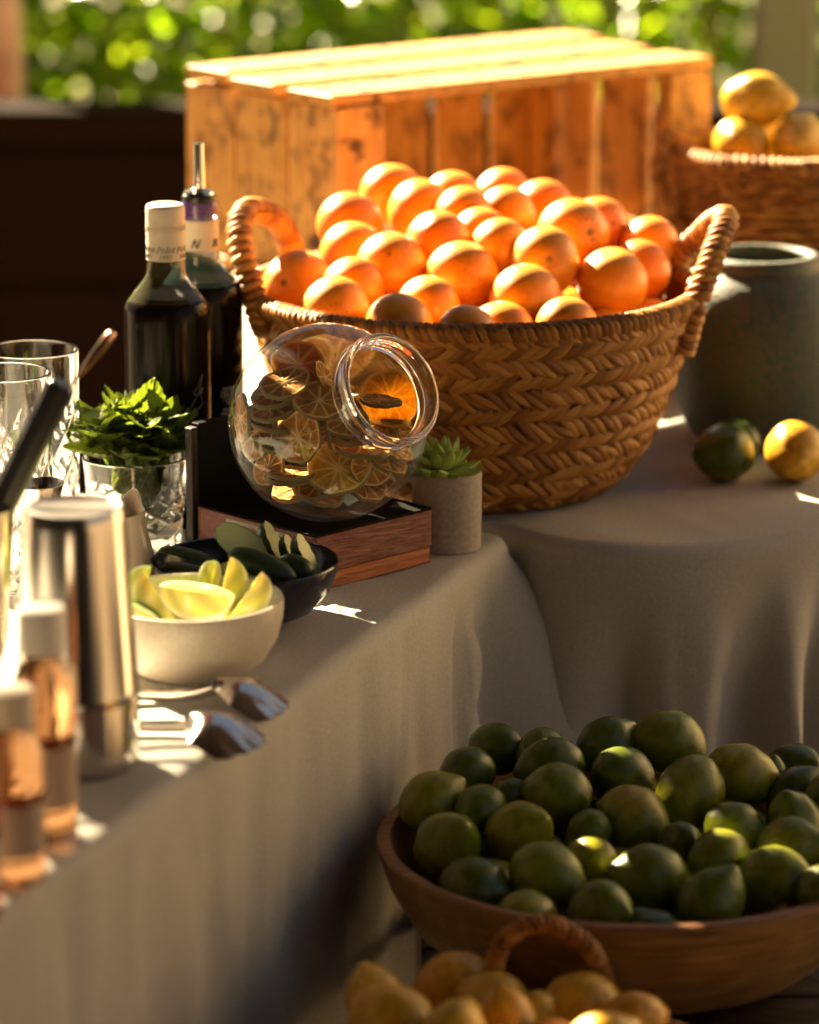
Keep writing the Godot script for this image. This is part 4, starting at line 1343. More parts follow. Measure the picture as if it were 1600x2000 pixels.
func bottles() -> void:
	var white_print := mat("white_print", lin(0.55, 0.53, 0.50), 0.6)
	var ink := mat("dark_print", lin(0.03, 0.028, 0.025), 0.6)
	var cream := mat("cream_paper", lin(0.66, 0.55, 0.42), 0.55)
	var b := thing("bottle", "dark syrup bottle with a cream screw cap, in front of the one with the pourer", "bottle", on(-0.211, 3.063))
	bottle_body(b, lin(0.06, 0.055, 0.025))
	var cap_prof := [Vector2(0.0163, 0.2357)]
	for p in [[0.0169, 0.2357], [0.0170, 0.2530], [0.0166, 0.2545], [0.0169, 0.2560], [0.0170, 0.2590], [0.0166, 0.2600], [0.0169, 0.2612], [0.0170, 0.2660], [0.0167, 0.2672], [0.0170, 0.2685], [0.0170, 0.2700], [0.0166, 0.2712], [0.0170, 0.2725], [0.0170, 0.2740], [0.0167, 0.2752], [0.0170, 0.2765], [0.0169, 0.2805], [0.0160, 0.2830], [0.0135, 0.2840], [0.0005, 0.2840]]:
		cap_prof.append(Vector2(p[0], p[1]))
	var cap := part("cap", Shape.new().lathe(cap_prof, 72, 0.5).mesh(), cream, b)
	var knurl := Shape.new()
	for k in 72:
		var th := TAU * k / 72.0
		knurl.box(Vector3(0.0005, 0.0044, 0.0008), 0.0001, Transform3D(Basis(Vector3.UP, th), Vector3(sin(th), 0, cos(th)) * 0.0170 + Vector3(0, 0.2637, 0)))
	part("knurling", knurl.mesh(), cream, cap)
	for k in [-2, -1, 0, 1, 2, 3]:
		part("lettering", wrapped(letters("Polot", 0.0050), 0.01705, k * 1.07 + 0.07, 0.2457, 0.28), ink, cap)
		part("lettering", wrapped(letters("1882", 0.0036), 0.01705, k * 1.07 + 0.05, 0.2396, 0.25), ink, cap)
	# print on the body: a signature and the small text of the back label
	var sig := []
	for p in [[0.52, 0.106], [0.66, 0.113], [0.86, 0.124], [0.98, 0.135], [0.96, 0.137], [0.78, 0.126], [0.70, 0.122], [0.86, 0.121], [1.0, 0.126], [0.92, 0.120], [0.98, 0.112], [0.80, 0.1075], [0.60, 0.1045], [0.52, 0.106]]:
		sig.append(Vector3(sin(p[0]) * 0.03755, p[1], cos(p[0]) * 0.03755))
	part("signature", Shape.new().tube(curve(sig, 6), 0.00016, 5).mesh(), white_print, b)
	var head := ["PREPARED FOR A DRINK", "MELATO FLAVOUR SYRUP", "SIROP GOUT MELAT", "BASE ON MINT"]
	for k in 4:
		var y := 0.0925 - k * 0.0165
		part("lettering", wrapped(letters(head[k], 0.0024, "Droid Sans", true), 0.03748, 0.80, y), white_print, b)
		for j in 4:
			part("lettering", wrapped(letters(["Sugar, water, natural mint", "acidifier citric acid, colour", "shake well before opening", "keep in a cool dry place"][(j + k) % 4], 0.0018, "Droid Sans"), 0.03748, 0.80, y - 0.0030 * (j + 1)), white_print, b)
	# edge of the pale front label, round at the far side
	var lab := []
	for a in 13:
		var row := PackedVector3Array()
		var y := 0.045 + 0.075 * a / 12.0
		var reach := -0.70 - 0.62 * pow(a / 12.0, 0.7)
		for c in 9:
			var th := -1.75 + (reach + 1.75) * c / 8.0
			row.append(Vector3(sin(th) * 0.03760, y, cos(th) * 0.03760))
		lab.append(row)
	part("label", Shape.new().rows(lab, false).mesh(), mat("pale_green_paper", lin(0.20, 0.27, 0.20), 0.5), b)

	var b2 := thing("bottle", "dark syrup bottle with a cream neck band and a steel pourer, behind the capped one", "bottle", on(-0.186, 3.142))
	bottle_body(b2, lin(0.055, 0.115, 0.10))
	var band := part("neck_band", Shape.new().lathe([Vector2(0.0164, 0.2305), Vector2(0.0166, 0.2305), Vector2(0.0168, 0.2490), Vector2(0.0163, 0.2502), Vector2(0.0168, 0.2514), Vector2(0.0170, 0.2565), Vector2(0.0160, 0.2575)], 64, 0.5).mesh(), cream, b2)
	for k in [-2, -1, 0, 1, 2]:
		part("lettering", wrapped(letters("N", 0.0078, "Droid Sans", true), 0.0169, k * 1.18 - 0.17, 0.2372, 0.35), ink, band)
	var purple := pane("purple_band", lin(0.09, 0.04, 0.22), 0.75, 0.05)
	part("thread", Shape.new().lathe([Vector2(0.0150, 0.2570), Vector2(0.0163, 0.2580), Vector2(0.0166, 0.2600), Vector2(0.0158, 0.2625), Vector2(0.0166, 0.2650), Vector2(0.0158, 0.2675), Vector2(0.0166, 0.2700), Vector2(0.0160, 0.2725), Vector2(0.0150, 0.2740)], 64).mesh(), purple, b2)
	part("gasket", Shape.new().lathe([Vector2(0.0130, 0.2735), Vector2(0.0152, 0.2740), Vector2(0.0155, 0.2765), Vector2(0.0150, 0.2785), Vector2(0.0130, 0.2788)], 48).mesh(), mats.black_plastic, b2)
	var pourer := part("pourer", Shape.new().lathe([Vector2(0.0135, 0.2788), Vector2(0.0142, 0.2800), Vector2(0.0132, 0.2822), Vector2(0.0075, 0.2835), Vector2(0.0056, 0.2850), Vector2(0.0052, 0.2950), Vector2(0.0049, 0.3235), Vector2(0.0050, 0.3250), Vector2(0.0042, 0.3250), Vector2(0.0040, 0.290)], 32).mesh(), mats.steel, b2)
	part("air_hole", Shape.new().lathe([Vector2(0.0015, 0.0), Vector2(0.0019, 0.0006), Vector2(0.0011, 0.0009), Vector2(0.0003, 0.0003)], 16).mesh(), mats.steel, pourer, Transform3D(Basis(Vector3.RIGHT, PI / 2), Vector3(0.0004, 0.2905, 0.0051)))
	for k in 3:
		for j in 5:
			part("lettering", wrapped(letters(["INGREDIENTS", "Sugar, water, mint", "acidifier citric acid", "colour, aroma", "keep cool"][j], 0.0022 if j == 0 else 0.0018, "Droid Sans", j == 0), 0.03748, 0.86, 0.1095 - k * 0.019 - j * 0.0032), white_print, b2)
	# a glass and a bin pictogram in outline
	var amber_print := mat("amber_print", lin(0.45, 0.24, 0.10), 0.6)
	for shape in [[[0.42, 0.066], [0.50, 0.066], [0.47, 0.062], [0.46, 0.058], [0.48, 0.056], [0.43, 0.056], [0.455, 0.058], [0.445, 0.062], [0.42, 0.066]], [[0.52, 0.066], [0.58, 0.066], [0.57, 0.057], [0.53, 0.057], [0.52, 0.066]], [[0.44, 0.046], [0.50, 0.050], [0.56, 0.046], [0.53, 0.039], [0.47, 0.039], [0.44, 0.046]], [[0.44, 0.051], [0.48, 0.0525], [0.56, 0.051]]]:
		var line := []
		for p in shape:
			line.append(Vector3(sin(p[0]) * 0.03755, p[1], cos(p[0]) * 0.03755))
		part("pictogram", Shape.new().tube(line, 0.0004, 5).mesh(), amber_print, b2)


# ---------- mint ----------
func mint_leaf(seed_: int) -> ArrayMesh:
	var r := RandomNumberGenerator.new()
	r.seed = seed_
	var curl := r.randf_range(-0.35, 0.45)
	var cup := r.randf_range(0.12, 0.40)
	var twist := r.randf_range(-0.5, 0.5)
	var g := []
	var cc := []
	var na := 45
	var nb := 15
	for a in na:
		var f := float(a) / (na - 1)
		var w := 0.33 * pow(sin(PI * pow(f, 0.70)), 0.80) + 0.004
		var tooth := 1.0 + 0.14 * (1.0 - absf(fposmod(f * 11.0, 1.0) * 2.0 - 1.0))
		var row := PackedVector3Array()
		var cr := PackedColorArray()
		for b in nb:
			var q := float(b) / (nb - 1) * 2.0 - 1.0
			var x: float = q * w * (tooth if absf(q) > 0.9 else 1.0)
			# side veins run forward from the midrib; the blade swells between them
			var vein := fposmod(f * 7.5 - absf(q) * 1.7, 1.0)
			var swell := 0.055 * sin(PI * vein) * smoothstep(0.0, 0.25, absf(q)) * (1.0 - 0.5 * absf(q))
			var y := swell + cup * q * q * w + curl * f * f - 0.03 * exp(-pow(q / 0.1, 2.0))
			var ang := twist * f
			row.append(Vector3(x * cos(ang) - y * sin(ang), x * sin(ang) + y * cos(ang), f))
			var c := Color(0.13, 0.175, 0.018)
			c = c.lerp(Color(0.22, 0.29, 0.05), exp(-pow(q / 0.07, 2.0)) * 0.7)
			c = c.lerp(Color(0.18, 0.25, 0.03), 0.5 * exp(-pow(minf(vein, 1.0 - vein) / 0.1, 2.0)))
			cr.append(c)
		g.append(row)
		cc.append(cr)
	return Shape.new().rows(g, false, cc).mesh()


func cut_glass(r0: float, r1: float, tall: float, wall: float, cut_top: float, count: int) -> ArrayMesh:
	# thick tumbler with crossed V cuts on its lower wall; one closed surface, outside and inside
	var s := Shape.new()
	var g := []
	var nv := 64
	var nu := 168
	var bottom := PackedVector3Array()
	for b in nu + 1:
		bottom.append(Vector3(0, 0.0, 0))
	g.append(bottom)
	for a in nv + 1:
		var y := tall * a / nv
		var row := PackedVector3Array()
		for b in nu + 1:
			var th := TAU * (b % nu) / nu
			var r := lerpf(r0, r1, y / tall)
			var f := y / (tall * cut_top)
			if f < 1.0:
				var u := th / TAU * count
				var d1 := absf(fposmod(u + f * 3.0, 1.0) - 0.5)
				var d2 := absf(fposmod(u - f * 3.0, 1.0) - 0.5)
				var d3 := absf(fposmod(u * 2.0, 1.0) - 0.5)
				var groove := maxf(maxf(0.0, 1.0 - d1 / 0.16), maxf(0.0, 1.0 - d2 / 0.16))
				groove = maxf(groove, maxf(0.0, 1.0 - d3 / 0.12) * (1.0 if f < 0.35 else 0.0))
				r -= 0.0017 * groove * smoothstep(1.0, 0.9, f) * smoothstep(0.0, 0.04, f)
			row.append(Vector3(cos(th) * r, y, sin(th) * r))
		g.append(row)
	var inner := [[r1 - 0.0002, tall + 0.0006], [r1 - wall * 0.5, tall + 0.0012], [r1 - wall + 0.0002, tall + 0.0006]]
	for a in 25:
		var y := tall - (tall - 0.012) * a / 24.0
		inner.append([lerpf(r0, r1, y / tall) - wall - 0.0010 * smoothstep(cut_top + 0.1, cut_top - 0.1, y / tall), y])
	inner.append([r0 * 0.6, 0.0095])
	inner.append([0.0, 0.009])
	for p in inner:
		var row := PackedVector3Array()
		for b in nu + 1:
			var th := TAU * (b % nu) / nu
			row.append(Vector3(cos(th) * p[0], p[1], sin(th) * p[0]))
		g.append(row)
	return s.rows(g).mesh()


func mint() -> void:
	var at := on(-0.235, 2.988)
	var glass := thing("cut_glass_tumbler", "low cut glass tumbler that holds the bunch of mint", "glass", at)
	part("glass", cut_glass(0.0385, 0.0455, 0.078, 0.0022, 0.62, 9), mats.crystal, glass)
	var green := mat("mint_leaf", Color.WHITE, 0.45)
	green.vertex_color_use_as_albedo = true
	green.backlight_enabled = true
	green.backlight = Color(1.0, 1.0, 0.75)
	green.normal_enabled = true
	green.normal_texture = bump_tex(77, 0.03, 3)
	green.normal_scale = 0.5
	var bunch := thing("mint_bunch", "bunch of fresh mint sprigs standing in the cut glass tumbler", "herb", at)
	var leaves := []
	for k in 6:
		leaves.append(mint_leaf(k + 1))
	var stalk := mat("mint_stem", lin(0.10, 0.15, 0.03), 0.5)
	# sprigs: a stem from the bottom of the glass, leaves in crossed pairs along it
	for k in 19:
		var th := k * 2.39996
		var lean := 0.046 * sqrt((k + 0.5) / 19.0)
		var foot := Vector3(cos(th + 2.0) * 0.018, 0.014, sin(th + 2.0) * 0.018)
		var tip := Vector3(cos(th) * lean, 0.098 + 0.026 * (1.0 - lean / 0.05) + rng.randf_range(-0.008, 0.008), sin(th) * lean)
		var path := curve([foot, foot.lerp(tip, 0.5) + Vector3(0, 0.006, 0), tip], 5)
		part("stem", Shape.new().tube(path, 0.0011, 6).mesh(), stalk, bunch)
		for j in 6:
			var f := [0.30, 0.52, 0.70, 0.84, 0.94, 1.0][j] as float
			var p: Vector3 = path[int(f * (path.size() - 1))]
			var inside := p.y < 0.080
			for side in 2:
				var yaw := th + j * PI / 2 + side * PI + rng.randf_range(-0.4, 0.4)
				var dir := Vector3(cos(yaw), 0, sin(yaw)) * (0.5 if inside else 0.9) + Vector3(cos(th), 0, sin(th)) * lean * (4.0 if inside else 11.0) + Vector3(0, rng.randf_range(-0.35, 0.8) + (1.0 if inside else 0.0), 0)
				var long := rng.randf_range(0.021, 0.033) * (0.75 if j == 5 else 1.0)
				if inside:
					long = minf(long, 0.030)
					var end := p + dir.normalized() * long
					var room := 0.0385 - 0.002
					if Vector2(end.x, end.z).length() > room:
						var sh := room / Vector2(end.x, end.z).length()
						end = Vector3(end.x * sh, end.y, end.z * sh)
						dir = end - p
				dir = dir.normalized()
				var face_up := (Vector3.UP - dir * dir.y + Vector3(cos(yaw), 0, sin(yaw)) * -0.3).normalized()
				var x := face_up.cross(dir).normalized()
				var leaf_basis := Basis(x, dir.cross(x), dir).scaled(Vector3.ONE * long)
				part("leaf", leaves[rng.randi() % 6], green, bunch, Transform3D(leaf_basis, p))
	# the sprigs that stick out most
	for q in [[Vector3(0.004, 0.090, 0.0), Vector3(0.25, 1.0, 0.05), 0.058, 0], [Vector3(0.015, 0.088, 0.01), Vector3(1.0, 0.55, 0.1), 0.050, 1], [Vector3(0.018, 0.085, 0.015), Vector3(1.0, 0.25, 0.3), 0.046, 2], [Vector3(-0.022, 0.085, 0.0), Vector3(-1.0, 0.75, 0.1), 0.046, 3], [Vector3(-0.018, 0.080, 0.02), Vector3(-1.0, 0.25, 0.35), 0.045, 4], [Vector3(-0.010, 0.085, 0.012), Vector3(-0.5, 1.0, 0.1), 0.044, 5], [Vector3(0.012, 0.08, 0.025), Vector3(0.35, 0.35, 0.9), 0.036, 0], [Vector3(-0.004, 0.082, 0.028), Vector3(-0.2, 0.3, 0.95), 0.036, 2]]:
		var dir: Vector3 = (q[1] as Vector3).normalized()
		var up := (Vector3(0.15, 0.3, 1.0) if dir.y > 0.7 else Vector3.UP)
		var x := up.cross(dir).normalized()
		part("leaf", leaves[q[3]], green, bunch, Transform3D(Basis(x, dir.cross(x), dir).scaled(Vector3.ONE * float(q[2])), q[0]))


# ---------- glasses, shaker, tools ----------
func glasses_and_tools() -> void:
	var tall := thing("tall_glass", "tall cut glass standing furthest back, before the dark wall", "glass", on(-0.323, 3.0), "tall cut glasses")
	part("glass", cut_glass(0.0375, 0.040, 0.168, 0.0024, 0.70, 9), mats.crystal, tall)
	var tall2 := thing("tall_glass", "tall cut glass half out of view, behind the black muddler", "glass", on(-0.332, 2.86), "tall cut glasses")
	part("glass", cut_glass(0.0375, 0.040, 0.178, 0.0024, 0.60, 9), mats.crystal, tall2)

	var jig := thing("jigger", "small steel jigger measuring cup between the muddler and the shaker", "jigger", on(-0.302, 2.82))
	part("cup", Shape.new().lathe([Vector2(0.0195, 0.0), Vector2(0.0190, 0.002), Vector2(0.0085, 0.040), Vector2(0.0080, 0.044), Vector2(0.0095, 0.050), Vector2(0.0220, 0.094), Vector2(0.0228, 0.0955), Vector2(0.0215, 0.0955), Vector2(0.0085, 0.055), Vector2(0.0005, 0.052)], 48, 0.3).mesh(), mats.steel, jig)

	var jug := thing("creamer", "small beige glazed pouring jug behind the shaker", "jug", on(-0.237, 2.775))
	var glaze := mat("beige_glaze", lin(0.56, 0.44, 0.33), 0.22)
	var g := []
	for p in [[0.0004, 0.0], [0.026, 0.0], [0.0315, 0.006], [0.0345, 0.022], [0.0335, 0.042], [0.0285, 0.062], [0.0255, 0.076], [0.0262, 0.083], [0.0255, 0.0845], [0.0240, 0.083], [0.0235, 0.076], [0.0265, 0.060], [0.0310, 0.040], [0.0300, 0.010], [0.0004, 0.005]]:
		var row := PackedVector3Array()
		for k in 49:
			var th := TAU * (k % 48) / 48.0
			var lip := exp(-pow(wrapf(th + 1.0, -PI, PI) / 0.34, 2.0)) * smoothstep(0.070, 0.083, p[1]) if p[1] > 0.07 else 0.0
			row.append(Vector3(cos(th) * (p[0] + 0.004 * lip), p[1] + 0.012 * lip, sin(th) * (p[0] + 0.004 * lip)))
		g.append(row)
	part("body", Shape.new().rows(g).mesh(), glaze, jug)
	part("handle", Shape.new().tube(curve([Vector3(-0.030, 0.066, 0), Vector3(-0.048, 0.068, 0), Vector3(-0.052, 0.045, 0), Vector3(-0.034, 0.024, 0)], 8), 0.0042, 10).mesh(), glaze, jug)

	var tin := thing("mixing_tin", "polished steel mixing tin at the picture's edge that holds the muddler", "cocktail tin", on(-0.328, 2.50))
	part("tin", Shape.new().lathe([Vector2(0.0004, 0.0), Vector2(0.030, 0.0), Vector2(0.0325, 0.003), Vector2(0.0435, 0.156), Vector2(0.0445, 0.1575), Vector2(0.0430, 0.1580), Vector2(0.0315, 0.006), Vector2(0.0004, 0.003)], 64, 0.4).mesh(), mats.steel, tin)

	var from := on(-0.338, 2.505, 0.070)
	var to := on(-0.2475, 2.495, 0.249)
	var dir := (to - from).normalized()
	var mud := thing("muddler", "black eight sided muddler leaning out of the mixing tin", "muddler", from)
	var long := from.distance_to(to)
	var m := Shape.new()
	var ring0 := []
	var ring1 := []
	var mb := turned(dir)
	var eight := func(r: float, y: float) -> Array:
		var out := []
		for k in 8:
			out.append(mb * Vector3(cos(TAU * k / 8) * r, y, sin(TAU * k / 8) * r))
		return out
	var rings := [eight.call(0.0098, 0.0), eight.call(0.0106, long * 0.5), eight.call(0.0112, long - 0.0022), eight.call(0.0095, long)]
	for a in 3:
		for k in 8:
			m.face([rings[a][k], rings[a][(k + 1) % 8], rings[a + 1][(k + 1) % 8], rings[a + 1][k]], mb * Vector3(0, long * (0.2 + 0.3 * a), 0))
	m.face(rings[3], mb * Vector3(0, 0, 0))
	part("handle", m.mesh(), mats.black_plastic, mud)
	part("head", Shape.new().lathe([Vector2(0.0004, -0.022), Vector2(0.012, -0.022), Vector2(0.0135, -0.016), Vector2(0.0125, -0.002), Vector2(0.0098, 0.0)], 24).mesh(), mats.black_plastic, mud, Transform3D(mb, Vector3.ZERO))

	var s0 := on(-0.322, 2.535, 0.125)
	var spoon := thing("bar_spoon", "copper coloured bar spoon leaning behind the muddler, its drop shaped end up", "spoon", s0)
	var s1 := on(-0.249, 2.535, 0.232) - s0
	var s2 := on(-0.2145, 2.545, 0.276) - s0
	var path := curve([Vector3.ZERO, s1 * 0.5, s1, s1.lerp(s2, 0.45), s2], 8)
	var rad := []
	for k in path.size():
		var f := float(k) / (path.size() - 1)
		rad.append(0.0017 + 0.0034 * smoothstep(0.58, 0.90, f) * sqrt(clampf((1.012 - f) / 0.07, 0.02, 1.0)))
	part("stem", Shape.new().tube(path, rad, 14, true, 0.8).mesh(), mats.copper, spoon)

	# two part shaker
	var shaker := thing("cocktail_shaker", "large polished steel shaker standing upside down in its base, flat bright top", "cocktail shaker", on(-0.2305, 2.385))
	part("base_tin", Shape.new().lathe([Vector2(0.0004, 0.0), Vector2(0.037, 0.0), Vector2(0.0405, 0.0025), Vector2(0.0420, 0.008), Vector2(0.0428, 0.050), Vector2(0.0434, 0.0545), Vector2(0.0436, 0.0555), Vector2(0.0428, 0.0560)], 96).mesh(), mats.steel, shaker)
	part("upper_tin", Shape.new().lathe([Vector2(0.0424, 0.0545), Vector2(0.0426, 0.058), Vector2(0.0395, 0.110), Vector2(0.0356, 0.176), Vector2(0.0348, 0.183), Vector2(0.0338, 0.1862)], 96).mesh(), mats.steel, shaker)
	part("flat_top", Shape.new().lathe([Vector2(0.0338, 0.1863), Vector2(0.0315, 0.1868), Vector2(0.0300, 0.1855), Vector2(0.0004, 0.1852)], 96).mesh(), mats.brushed_steel, shaker)


# ---------- bowls of cut lime and cucumber ----------
func wedge_mesh(angle: float, long: float) -> Array:
	# a lime wedge along x: rind on the round side, two cut faces that meet in a bow shaped edge
	var rind := []
	for a in 15:
		var ph := PI * a / 14.0
		var row := PackedVector3Array()
		for b in 11:
			var th := -angle / 2 + angle * b / 10.0
			var r := maxf(sin(ph), 0.02)
			row.append(Vector3(-cos(ph) * long, -cos(th) * r, sin(th) * r))
		rind.append(row)
	var flesh := Shape.new()
	for side in [-1.0, 1.0]:
		var g := []
		var cc := []
		for a in 15:
			var ph := PI * a / 14.0
			var row := PackedVector3Array()
			var cr := PackedColorArray()
			for b in 9:
				var f := b / 8.0
				var r := maxf(sin(ph), 0.02) * f
				var th: float = side * angle / 2
				var bulge := 0.05 * sin(PI * f) * sin(ph) * (1.0 + 0.4 * sin(ph * 14.0 + f * 9.0))
				row.append(Vector3(-cos(ph) * long * (0.80 + 0.2 * f), -cos(th) * r, sin(th) * r) + Vector3(0, sin(angle / 2), side * cos(angle / 2)) * bulge)
				var c := Color(0.66, 0.64, 0.13).lerp(Color(0.86, 0.86, 0.62), maxf(smoothstep(0.82, 0.92, f), 0.55 * exp(-pow(sin(ph * 4.0 + side) / 0.18, 2.0)) * smoothstep(0.1, 0.3, f)))
				var fib := 0.86 + 0.2 * sin(ph * 23.0 + f * 6.0)
				cr.append(Color(c.r * fib, c.g * fib, c.b * fib))
			g.append(row)
			cc.append(cr)
		flesh.rows(g, false, cc)
	return [Shape.new().rows(rind, false).mesh(), flesh.mesh()]


func cut_slice(long: float, wide: float, thick: float, seed_: int) -> Array:
	# a cucumber piece cut lengthwise: skin on the round back, a pale flat face
	var skin := []
	for a in 19:
		var f := a / 18.0 * 2.0 - 1.0
		var w := wide * sqrt(maxf(1.0 - pow(absf(f), 2.6), 0.0004))
		var row := PackedVector3Array()
		for b in 11:
			var th := PI * b / 10.0
			row.append(Vector3(f * long, -sin(th) * thick * (w / wide), -cos(th) * w))
		skin.append(row)
	var face_ := []
	var cc := []
	for a in 19:
		var f := a / 18.0 * 2.0 - 1.0
		var w := wide * sqrt(maxf(1.0 - pow(absf(f), 2.6), 0.0004))
		var row := PackedVector3Array()
		var cr := PackedColorArray()
		for b in 13:
			var q := b / 12.0 * 2.0 - 1.0
			row.append(Vector3(f * long, 0.0004 + 0.03 * thick * sin(q * 9.0 + f * 14.0 + seed_), q * w * 0.985))
			cr.append(Color(0.46, 0.50, 0.20).lerp(Color(0.20, 0.28, 0.05), smoothstep(0.82, 1.0, absf(q))).lerp(Color(0.56, 0.56, 0.30), 0.5 * exp(-q * q * 8.0)))
		face_.append(row)
		cc.append(cr)
	return [Shape.new().rows(skin, false).mesh(), Shape.new().rows(face_, false, cc).mesh()]


func bowls_of_cuts() -> void:
	var stoneware := mat("stoneware", Color.WHITE, 0.35)
	grain(stoneware, noise_tex(95, 0.03, lin(0.50, 0.43, 0.34), lin(0.64, 0.58, 0.48), 4), Vector3(14, 14, 14), bump_tex(96, 0.03, 3), 0.15)
	var bowl := thing("stoneware_bowl", "cream stoneware bowl of lime wedges in front of the dark bowl", "bowl", on(-0.165, 2.61))
	part("body", Shape.new().lathe([Vector2(0.0005, 0.002), Vector2(0.036, 0.0), Vector2(0.042, 0.002), Vector2(0.056, 0.012), Vector2(0.0655, 0.028), Vector2(0.0695, 0.044), Vector2(0.0700, 0.056), Vector2(0.0692, 0.0585)], 96).mesh(), stoneware, bowl)
	part("inside", Shape.new().lathe([Vector2(0.0692, 0.0585), Vector2(0.0675, 0.0592), Vector2(0.0655, 0.0580), Vector2(0.0648, 0.046), Vector2(0.060, 0.030), Vector2(0.050, 0.016), Vector2(0.034, 0.007), Vector2(0.0005, 0.006)], 96).mesh(), stoneware, bowl)
	var navy := mat("navy_glaze", lin(0.022, 0.020, 0.038), 0.16)
	var bowl2 := thing("dark_bowl", "dark navy glazed bowl of cucumber pieces beside the riser", "bowl", on(-0.131, 2.752))
	part("body", Shape.new().lathe([Vector2(0.0005, 0.002), Vector2(0.030, 0.0), Vector2(0.036, 0.002), Vector2(0.054, 0.010), Vector2(0.068, 0.026), Vector2(0.0745, 0.042), Vector2(0.0752, 0.0485)], 96).mesh(), navy, bowl2)
	part("inside", Shape.new().lathe([Vector2(0.0752, 0.0485), Vector2(0.0742, 0.0498), Vector2(0.0726, 0.0492), Vector2(0.0715, 0.042), Vector2(0.065, 0.027), Vector2(0.050, 0.013), Vector2(0.03, 0.006), Vector2(0.0005, 0.005)], 96).mesh(), navy, bowl2)

	var rind := mat("lime_rind", lin(0.10, 0.19, 0.015), 0.4)
	var flesh := mat("lime_flesh", Color.WHITE, 0.28)
	flesh.vertex_color_use_as_albedo = true
	flesh.subsurf_scatter_enabled = true
	flesh.subsurf_scatter_strength = 0.15
	flesh.normal_enabled = true
	flesh.normal_texture = bump_tex(99, 0.04, 3)
	flesh.normal_scale = 0.6
	var w := [wedge_mesh(1.15, 1.25), wedge_mesh(0.9, 1.2), wedge_mesh(1.4, 1.15)]
	# label, place, long axis, direction of the bow shaped edge, size, shape
	var cuts := [
		["largest lime wedge, lying across the cream bowl with its pale cut face out", on(-0.160, 2.590, 0.064), Vector3(1.0, -0.16, 0.0), Vector3(0.05, 0.62, 0.75), 0.0245, 2],
		["lime wedge on end beside the shaker, its thin white edge up", on(-0.192, 2.590, 0.058), Vector3(0.55, -0.8, 0.2), Vector3(0.6, 0.6, 0.3), 0.021, 1],
		["lime wedge at the cream bowl's inner wall by the shaker", on(-0.207, 2.618, 0.060), Vector3(0.3, 1.0, 0.0), Vector3(0.8, -0.1, 0.7), 0.019, 0],
		["lime wedge standing behind the far tip of the largest wedge", on(-0.137, 2.630, 0.060), Vector3(0.25, 1.0, 0.0), Vector3(-0.6, 0.1, 0.7), 0.020, 0],
		["lime wedge leaning at the rim towards the table's edge", on(-0.121, 2.610, 0.056), Vector3(0.55, 0.85, 0.1), Vector3(-0.5, 0.3, 0.75), 0.022, 1],
		["small lime wedge at the cream bowl's rear wall, in shade", on(-0.153, 2.655, 0.056), Vector3(0.1, 1.0, 0.1), Vector3(0.2, 0.0, 1.0), 0.017, 0],
		["lime wedge low in the cream bowl with its green rind up", on(-0.205, 2.585, 0.048), Vector3(0.9, 0.1, 0.3), Vector3(0.1, -0.8, 0.5), 0.020, 2]]
	for k in cuts.size():
		var c: Array = cuts[k]
		var o := thing("lime_wedge", c[0], "lime wedge", c[1], "lime wedges in the cream bowl")
		var x: Vector3 = (c[2] as Vector3).normalized()
		var y: Vector3 = c[3]
		y = (y - x * y.dot(x)).normalized()
		o.basis = Basis(x, y, x.cross(y)).scaled(Vector3.ONE * float(c[4]))
		o.position += y * float(c[4]) * 0.4
		part("rind", w[c[5]][0], rind, o)
		part("flesh", w[c[5]][1], flesh, o)
	for k in 5:
		var o := thing("lime_wedge", "lime wedge under the others at the bottom of the cream bowl", "lime wedge", on(-0.195 + 0.016 * k, 2.60 + 0.02 * (k % 2), 0.032), "lime wedges in the cream bowl")
		o.basis = any_turn().scaled(Vector3.ONE * 0.019)
		part("rind", w[k % 3][0], rind, o)
		part("flesh", w[k % 3][1], flesh, o)

	var skin := mat("cucumber_skin", Color.WHITE, 0.40)
	grain(skin, noise_tex(97, 0.02, lin(0.008, 0.020, 0.005), lin(0.040, 0.070, 0.012), 4), Vector3(12, 70, 70), bump_tex(98, 0.05, 3), 0.4)
	var pale := mat("cucumber_flesh", Color.WHITE, 0.4)
	pale.vertex_color_use_as_albedo = true
